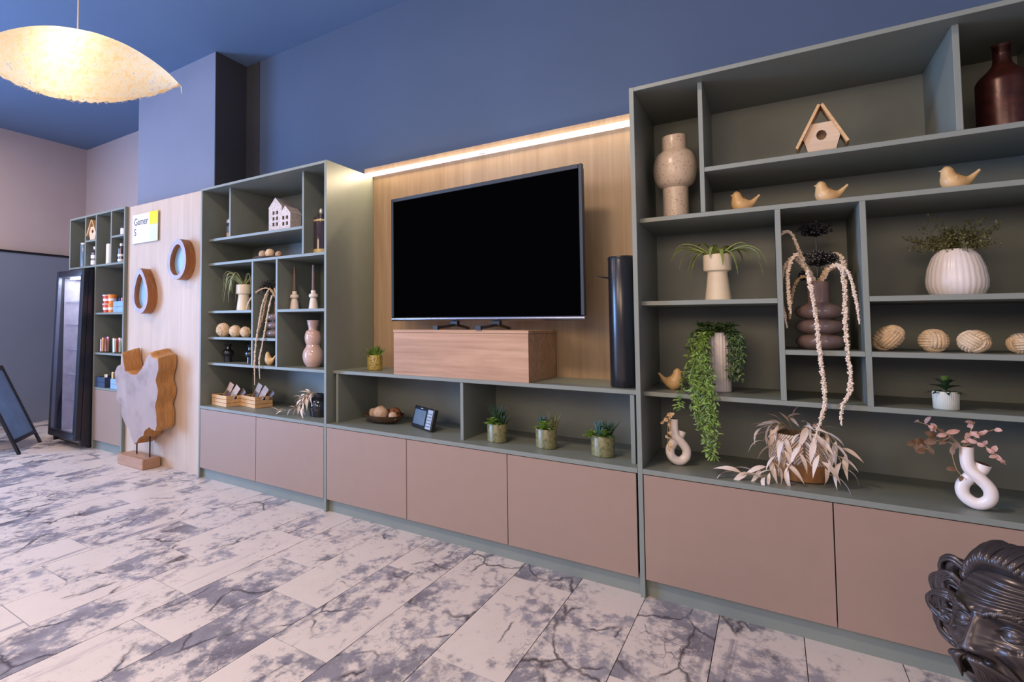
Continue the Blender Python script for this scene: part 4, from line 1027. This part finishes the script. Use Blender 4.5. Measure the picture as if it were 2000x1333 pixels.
MB().lathe([(.050, 0), (.062, .004), (.070, .05), (.068, .09), (.050, .118), (.036, .128), (.036, .150), (.030, .150), (.03, .12)], seg=36, cap1=True).build('body', 'black_glaze', dvv)
mb = MB()
for i in range(26): mb.ball((U(-.04,.04), -.0700+U(0,.004), U(.085,.10)), U(.002,.004), 1)
for i in range(22): mb.ball((U(-.05,.035), -.064+U(0,.004), .072+U(-.004,.004)), U(.002,.004), 1)
mb.build('bead_band', 'chrome', dvv, kind='stuff')
branch(dvv, [(0, 0, .14), (-.05, -.05, .15), (-.09, -.08, .10), (-.11, -.09, .05)], 10, (.06, .085), droop=.6)
branch(dvv, [(0, 0, .14), (-.06, -.06, .13), (-.12, -.09, .06), (-.20, -.105, .03), (-.26, -.12, .02)], 8, (.055, .08))
branch(dvv, [(0, 0, .14), (-.045, -.04, .16), (-.10, -.05, .13), (-.14, -.06, .11)], 7, (.05, .07), droop=.2)
branch(dvv, [(0, 0, .14), (-.03, -.07, .14), (-.05, -.10, .09), (-.055, -.11, .06)], 7, (.06, .085), droop=.8)

# ------------------------------------------------------------------ snack cabinet items
def cups(x, y, z, mat, lid, nm):
    for k in range(2):
        t = thing('snack_tub', '%s snack tub, %s of its stack in the snack cabinet' % (nm, ('lower', 'upper')[k]), 'tub', (x, y, z+k*.082), 0, 'stacked snack tubs')
        MB().lathe([(.034, 0), (.043, .072), (.045, .074)], seg=24, cap1=True).build('cup', mat, t)
        MB().lathe([(.0462, .074), (.0462, .081), (.040, .0815)], seg=24, cap1=True).build('lid', lid, t)
        MB().lathe([(.0375, .025), (.0378, .025), (.0402, .045), (.0398, .045)], seg=24, cap0=False).build('label_band', 'whitish', t)
cups(-4.790, .150, 1.252, 'lime', 'whitish', 'green'); cups(-4.738, .062, 1.252, 'red', 'whitish', 'red'); cups(-4.645, .058, 1.252, 'orange', 'orange', 'orange')
crate('pale blue slatted crate of sweets on the top snack shelf', (-4.490, .09, 1.252), 0, .165, .14, .100, 'crate_blue', 2)
def sweet(label, loc, mat, rx, rz, L=.09, w_=.022, group='wrapped sweets'):
    t = thing('wrapped_bar', label, 'snack', loc, rz, group)
    m_ = Matrix.Rotation(rx, 4, 'Y')
    MB().box(-w_/2, w_/2, -.006, .006, 0, L, m_).build('wrapper', mat, t, bevel=.003)
    MB().box(-w_/2, w_/2, -.0015, .0015, L, L+.008, m_).build('crimp', mat, t)
for i, (m_, n_) in enumerate((('navy', 'navy'), ('pink', 'pink'), ('whitish', 'white'), ('pink', 'pale pink'))):
    sweet('%s wrapped bar standing in the pale blue crate, number %s from the left' % (n_, ('first', 'second', 'third', 'fourth')[i]), (-4.535+i*.028, .07, 1.26), m_, R(-8+5*i), 0, .115)
def jar(label, loc, r_, h_, cols, k0):
    t = thing('candy_jar', label, 'jar', loc, 0, 'glass jars of sweets')
    MB().lathe([(r_*.9, 0), (r_, .004), (r_*1.06, h_), (r_*1.03, h_), (r_*.97, .008)], seg=28).build('glass', 'jar_glass', t)
    q = ('left', 'right')[k0]; xs = sorted(((r_*.66*math.cos(2*PI*i/9+.35), r_*.66*math.sin(2*PI*i/9+.35)) for i in range(9)), key=lambda p: p[0])
    names = dict(pink='pink', violet='violet', orange='orange', whitish='white', red='red')
    for i, (px_, py_) in enumerate(xs):
        m_ = cols[i % len(cols)]
        nth = ('leftmost', 'second from left', 'third from left', 'fourth from left', 'middle', 'fourth from right', 'third from right', 'second from right', 'rightmost')[i]
        w = thing('wrapped_stick', '%s wrapped sweet, %s in the %s glass jar' % (names[m_], nth, q), 'snack', (loc[0]+px_, loc[1]+py_, loc[2]+.010), U(-.4, .4), 'sweets in the %s glass jar' % q)
        MB().box(-.010, .010, -.005, .005, 0, h_*U(.9, 1.12), Matrix.Rotation(R(U(-4, 4)), 4, 'Y')).build('wrapper', m_, w)
jar('left glass jar of pink and violet sweets on the middle snack shelf', (-4.772, .062, .885), .052, .125, ['pink', 'violet', 'orange', 'pink'], 0)
jar('right glass jar of white and red sweets on the middle snack shelf', (-4.560, .076, .885), .066, .115, ['whitish', 'pink', 'red', 'whitish'], 1)
t = thing('snack_box', 'green lidded box behind the right glass jar of sweets', 'box', (-4.540, .23, .885)); bx('box', 'lime', t, -.09, .09, -.06, .06, 0, .13, .002); bx('lid', 'green', t, -.092, .092, -.062, .062, .131, .170, .002)
crate('black slatted crate of gold-wrapped snacks on the lowest snack shelf', (-4.750, .085, .568), 0, .155, .15, .095, 'crate_black', 2)
crate('blue slatted crate on the lowest snack shelf partly behind the teak sculpture', (-4.500, .085, .568), 0, .155, .15, .09, 'crate_blue', 2)
for i, (x, m_, n_) in enumerate(((-4.785, 'brown', 'brown'), (-4.755, 'goldfoil', 'gold'), (-4.72, 'whitish', 'white'), (-4.640, 'goldfoil', 'tall gold'), (-4.61, 'brown', 'tall brown'))):
    sweet('%s wrapped snack by the black crate, %s from the left' % (n_, ('first', 'second', 'third', 'fourth', 'fifth')[i]), (x, .06 if i < 3 else .07, .578 if i < 3 else .568), m_, R(12-8*i if i < 3 else 0), 0, .10 if i < 3 else .135, .03)
for i in range(3): sweet('small %s bag in the blue lower crate' % ('white', 'red', 'pale')[i], (-4.53+.03*i, .06, .578), ('whitish', 'red', 'whitish')[i], R(-6+6*i), 0, .085, .025)
bottle('tall blue-grey bottle at left edge of the snack cabinet top', (-5.155, .05, 1.698), [(.030, 0), (.034, .005), (.034, .215), (.030, .222)], 'device_grey', 'alu', [(.034, .222), (.034, .236)])
bottle('patterned glass bottle under the snack cabinet birdhouse', (-4.952, .05, 1.698), [(.034, 0), (.037, .004), (.037, .125), (.012, .150), (.012, .165)], 'decanter_glass', 'whitish', [(.014, .160), (.016, .185)], [(.0372, .01, .05, 'whitish'), (.0372, .07, .10, 'whitish')])
bottle('cream cylinder candle in the tall snack cabinet cell', (-4.684, .05, 1.698), [(.036, 0), (.038, .004), (.038, .175), (.034, .185), (.01, .187)], 'cream', cat='candle', name='pillar_candle')
bottle('dark bottle with white pattern in the lower right cell, snack cabinet top', (-4.498, .05, 1.698), [(.030, 0), (.034, .004), (.034, .125), (.014, .140), (.012, .150)], 'decanter_glass', 'whitish', [(.014, .150), (.018, .165), (.012, .175)], [(.0342, .01, .03, 'whitish'), (.0342, .055, .075, 'whitish')])
bottle('small pale pot with dark lid in the upper right cell, snack cabinet top', (-4.462, .05, 1.943), [(.030, 0), (.033, .003), (.033, .060)], 'whitish', 'black', [(.034, .060), (.034, .072)], cat='pot', name='lidded_pot')

# ------------------------------------------------------------------ pendant lamp
rt_, up_, fw_ = Vector((.7712, .6366, .0023)), Vector((.0270, -.0364, .9990)), Vector((-.6360, .7704, .0448))
C0 = Vector((-2.843, -1.283, 2.521))
Lx = (rt_*410-up_*70)/416; Uy = (up_*410+rt_*70)/416; Nz = -fw_
lp = thing('pendant_lamp', 'large glowing cream fibre pendant lamp with frayed rim hanging at upper left', 'pendant lamp', C0)
mb = MB(); bm = mb.bm; rows = []; NU, NV = 72, 30; HALF = .570
def shell(u, v, jit=0):
    w_ = .185*max(0, 1-abs(u)**2.1)**.92
    return Lx*HALF*u + Uy*(w_*math.sin(v)*1.02) + Nz*(w_*math.cos(v)*.95)
for i in range(NU+1):
    u = -1+2*i/NU; row = []
    for j in range(NV+1):
        v = R(-78)+R(228)*j/NV
        p = shell(u, v)
        nz = noise.noise(p*14)*.006
        if j == 0: p += (Uy*-1)*U(0, .012)
        row.append(bm.verts.new(p*(1+nz)))
    rows.append(row)
for a, b in zip(rows, rows[1:]):
    for j in range(NV): mb.face((a[j], a[j+1], b[j+1], b[j]))
mb.build('shade', 'shade', lp, ang=180)
mb = MB()
for i in range(900):
    u = U(-.98, .99); v = R(U(-84, -66)); p = shell(u, v)
    d = (-Uy*U(.1, .7)+Lx*U(-1.6, 1.6)+Nz*U(-.5, .5)).normalized()
    mb.tube([p, p+d*U(.005, .018)], [.0010, .0004], 3)
mb.tube([shell(.985, 0), shell(1, 0)+Lx*.012-Uy*.01, shell(1, 0)+Lx*.022-Uy*.05], [.004, .003, .001], 5)
mb.build('frayed_fibres', 'shade', lp, kind='stuff')
bulb_p = Uy*.03+Nz*.045
MB().ball(bulb_p, .055, 3).build('bulb', 'bulb', lp)
cz = ZC-C0.z; cp = Lx*.035+Uy*.17
cp = Vector((.021, .004, 0))
MB().tube([(cp.x, cp.y, .06), (cp.x, cp.y, cz)], .004, 8).build('cord', 'cord', lp)
MB().lathe([(.05, cz-.025), (.055, cz-.02), (.055, cz)], (cp.x, cp.y, 0), 24, cap1=True).build('ceiling_rose', 'cord', lp)
pl = bpy.data.lights.new('pendant_glow', 'POINT'); pl.energy = .6; pl.color = (1, .80, .52); pl.shadow_soft_size = .06
po = bpy.data.objects.new('pendant_glow', pl); COL.objects.link(po); po.location = C0+Uy*.02+Nz*.01

# ------------------------------------------------------------------ bronze bust
bu = thing('bronze_bust', 'dark bronze bust of an old man with swept-back hair and thick moustache', 'bust', (.361, -.996, 0))
HB = Matrix.Translation((0, 0, .542)) @ Matrix.Rotation(2.336, 4, 'Z') @ Matrix.Rotation(.209, 4, 'X') @ Matrix.Rotation(.038, 4, 'Y') @ Matrix.Scale(1.1, 4)
def G(x, z, cx, cz, sx, sz): return math.exp(-((x-cx)/sx)**2-((z-cz)/sz)**2)
def face(th, ph):
    d = Vector((math.sin(ph)*math.sin(th), math.sin(ph)*math.cos(th), math.cos(ph)))     # th=0 faces +y
    p = Vector((d.x*.080, d.y*.088, d.z*.122))
    if p.z < 0: p.x *= 1+.15*p.z-9*p.z*p.z
    t5 = max(0, -p.z-.05)
    p.x *= 1+210*t5*t5
    if p.y > 0: p.y *= 1+80*t5*t5
    if p.z < -.02 and p.y < 0: p.y *= 1+1.2*(p.z+.02)
    x, z = p.x, p.z
    if p.y > 0:
        f = min(1, p.y/.05); ax = abs(x); dy = 0
        dy += .004*G(x, z, 0, .010, .016, .022)
        if z < .022:
            hgt = .005+.024*max(0, min(1, (.014-z)/.056))
            sg_ = .0105+.10*max(0, .012-z)
            dy += hgt*math.exp(-abs(x/sg_)**2.2)*(1 if z > -.046 else math.exp(-((z+.046)/.006)**2))
        dy += .013*G(ax, z, .0155, -.043, .0075, .0085)
        dy -= .006*G(ax, z, .008, -.053, .005, .004)
        dy -= .019*G(ax, z, .032, .000, .021, .0135)
        dy += .013*G(ax, z, .034, .023, .026, .0085)
        dy -= .004*G(ax, z, .030, -.022, .018, .0045)
        dy += .011*G(ax, z, .048, -.034, .020, .016)
        s_ = ax-(.021+(-.042-z)*.60)
        if z < -.034: dy -= .008*math.exp(-(s_/.0050)**2)*min(1, (-.034-z)/.012)
        s2 = ax-(.046+(-.03-z)*.35)
        if -.09 < z < -.02: dy -= .003*math.exp(-(s2/.004)**2)
        dy += .007*G(x, z, 0, -.072, .03, .014); dy += .007*G(x, z, 0, -.088, .020, .006)
        dy += .018*G(x, z, 0, -.112, .026, .015); dy -= .005*G(x, z, 0, -.097, .022, .005)
        if .030 < z < .088: dy += .0019*math.sin((z+.9*x*x+.003*math.sin(x*55+z*40))*2*PI/.0112)*min(1, (z-.030)/.01)*min(1, (.088-z)/.01)*max(0, 1-(ax/.062)**4)
        if ax < .012 and .010 < z < .034: dy -= .0016*math.exp(-((ax-.006)/.003)**2)*G(x, z, 0, .022, .02, .008)
        if ax > .056: dy += .0012*math.sin((z-.5*(ax-.056))*2*PI/.009)*G(ax, z, .060, .002, .008, .02)
        p.y += dy*f
        ex, ez = ax-.0325, z+.001; yc = .0635
        q = ex*ex+ez*ez
        alm = .0072*(1-(ex/.0155)**2)
        if q < .0172**2:
            lid = yc+math.sqrt(.0172**2-q)-.0022
            bal = yc+math.sqrt(max(0, .0140**2-q))-.0020
            t_ = max(0, min(1, (alm-abs(ez+.0005))/.0009+.5)) if abs(ex) < .0155 else 0
            y_ = lid*(1-t_)+bal*t_
            w_ = min(1, (.0172-math.sqrt(q))/.003)
            p.y = p.y*(1-w_)+max(y_, p.y-.006*t_)*w_
    return p
mb = MB(); bm = mb.bm; NT_, NP = 420, 300; g_ = []
for j in range(NP+1):
    ph = PI*(.02+.90*j/NP); g_.append([bm.verts.new(HB @ face(2*PI*i/NT_, ph)) for i in range(NT_)])
for a, b in zip(g_, g_[1:]):
    for i in range(NT_): mb.face((a[i], a[(i+1) % NT_], b[(i+1) % NT_], b[i]))
mb.face(g_[0])
# neck, chest and shoulders continue the head as one surface
def ell(cx, cy, rx, ry, z, n=NT_): return [bm.verts.new((HB @ Vector((rx*math.sin(2*PI*i/n)+cx, ry*math.cos(2*PI*i/n)+cy, z)))) for i in range(n)]
prev = g_[-1]
for (cy, rx, ry, z) in ((-.006, .052, .058, -.124), (-.016, .058, .060, -.150), (-.02, .064, .064, -.19), (-.02, .088, .074, -.225), (-.022, .14, .088, -.255), (-.02, .18, .10, -.295), (-.015, .185, .108, -.34), (-.01, .155, .10, -.385), (0, .11, .08, -.415)):
    r_ = ell(0, cy, rx, ry, z)
    for i in range(NT_): mb.face((prev[i], prev[(i+1) % NT_], r_[(i+1) % NT_], r_[i]))
    prev = r_
mb.face(prev[::-1])
mb.build('head_and_shoulders', 'bronze', bu, ang=180)
hr = MB()
def lock(pts, r_, seg=6):
    P = cr([tuple(p)+(rr,) for p, rr in zip(pts, r_)], 5)
    hr.tube([HB @ Vector(p[:3]) for p in P], [max(.0008, p[3])*1.1 for p in P], seg)
random.seed(11)
for i in range(120):                     # swept back from the hairline over the crown
    s_ = -1+2*i/119; s_ += U(-.03, .03)
    x0 = .064*s_; zl = .106-.045*abs(s_)**2.2; y0 = .066-.040*abs(s_)**2
    k = U(.7, 1.25); wv = U(-.012, .012); q_ = U(.55, 1.0)
    lock([(x0, y0-.012, zl-.012), (x0*1.02+wv*.3, y0+.004*k, zl+.008*k), (x0*1.15+wv*.6, y0-.030, zl+.030*k), (x0*1.36+wv, y0-.075, zl+.026*k), (x0*1.5-wv, -.07-.02*k, zl-.015), (x0*1.45+wv, -.100, zl-.065), (x0*1.25, -.105, zl-.115)], [.002, .0055*q_, .0078*q_, .0092*q_, .0095*q_, .008, .003])
for i in range(44):                     # second, lower layer
    s_ = -1+2*i/43
    x0 = .070*s_; zl = .085-.03*abs(s_)
    lock([(x0, .02, zl+.018), (x0*1.25, -.03, zl+.022+U(-.005,.008)), (x0*1.45+U(-.008,.008), -.07, zl-.01), (x0*1.5, -.09, zl-.06), (x0*1.3, -.095, zl-.12)], [.007, .010, .011, .010, .004])
for sd in (1, -1):                      # bunched curls over temple and ear
    for (zc, yc_, ro, n) in ((.062, .026, .028, 40), (.030, .030, .042, 60), (-.004, .026, .048, 70), (-.040, .014, .040, 50)):
        for i in range(n):
            f = i/(n-1); r1 = ro*U(.35, 1.12); zz = zc+.022*(.5-f)+U(-.007, .007); j = U(-.003, .003)
            lock([(sd*.066, yc_+.004-.020*f, zz+.010), (sd*(.072+r1*.45), yc_+.008-.030*f, zz+.020+j), (sd*(.074+r1), yc_+.002-.04*f, zz+.010), (sd*(.074+r1*1.08), yc_-.006-.045*f+j, zz-.012), (sd*(.070+r1*.65), yc_-.008-.045*f, zz-.028+j), (sd*(.068+r1*.25), yc_-.002-.035*f, zz-.020)], [.002, .0034, .0042, .0042, .0034, .0012])
    for (zc, yc_, ro) in ((.062, .022, .024), (.030, .026, .036), (-.004, .022, .042), (-.040, .010, .034)):
        for f in (0, .35, .7, 1):
            zz = zc+.02*(.5-f)
            lock([(sd*.062, yc_+.0-.020*f, zz+.006), (sd*(.070+ro*.45), yc_+.0-.030*f, zz+.014), (sd*(.072+ro*.86), yc_-.006-.04*f, zz+.004), (sd*(.072+ro*.8), yc_-.012-.045*f, zz-.012), (sd*(.066+ro*.4), yc_-.012-.045*f, zz-.020)], [.006, .011, .012, .011, .005], 10)
    for i in range(30):
        z0 = .06-.0045*i
        lock([(sd*.068, .0, z0+.01), (sd*.084, -.02, z0+.008), (sd*(.094+U(0,.008)), -.045, z0-.006), (sd*.080, -.075, z0-.03)], [.006, .009, .009, .004])
hr.build('hair', 'bronze', bu, ang=180)
hr = MB()
for sd in (1, -1):
    for i in range(30):
        f = i/29; x0 = sd*(.001+.011*f); L_ = U(.62, 1.02); j = U(-.003, .003)
        lock([(x0, .100-.004*f, -.053), (sd*(.006+.018*f), .109-.008*f+j, -.058-.002*f), (sd*(.011+.031*f*L_), .104-.030*f+j, -.070-.003*f), (sd*(.012+.030*f*L_), .092-.042*f, -.082-.004*f*L_-.014*(1-f))], [.0022, .0036, .0036, .0008], 7)
hr.build('moustache', 'bronze', bu, ang=180)
hr = MB()
for sd in (1, -1):
    for i in range(22):
        f = i/21; x0 = sd*(.010+.042*f); z0 = .020+.009*math.sin(PI*f*.8)+U(-.0015,.0015); y0 = .092-.028*f*f
        lock([(x0, y0, z0-.005), (x0+sd*.004, y0+.005, z0+.001), (x0+sd*.011, y0-.001, z0+.007+U(0,.004))], [.0025, .0034, .0008], 6)
hr.build('eyebrows', 'bronze', bu, ang=180)
MB().box(-.13, .13, -.13, .13, .05, .075).box(-.16, .16, -.16, .16, 0, .05).build('pedestal', 'plinth_grey', bu, rot=(0, 0, .6), bevel=.004)
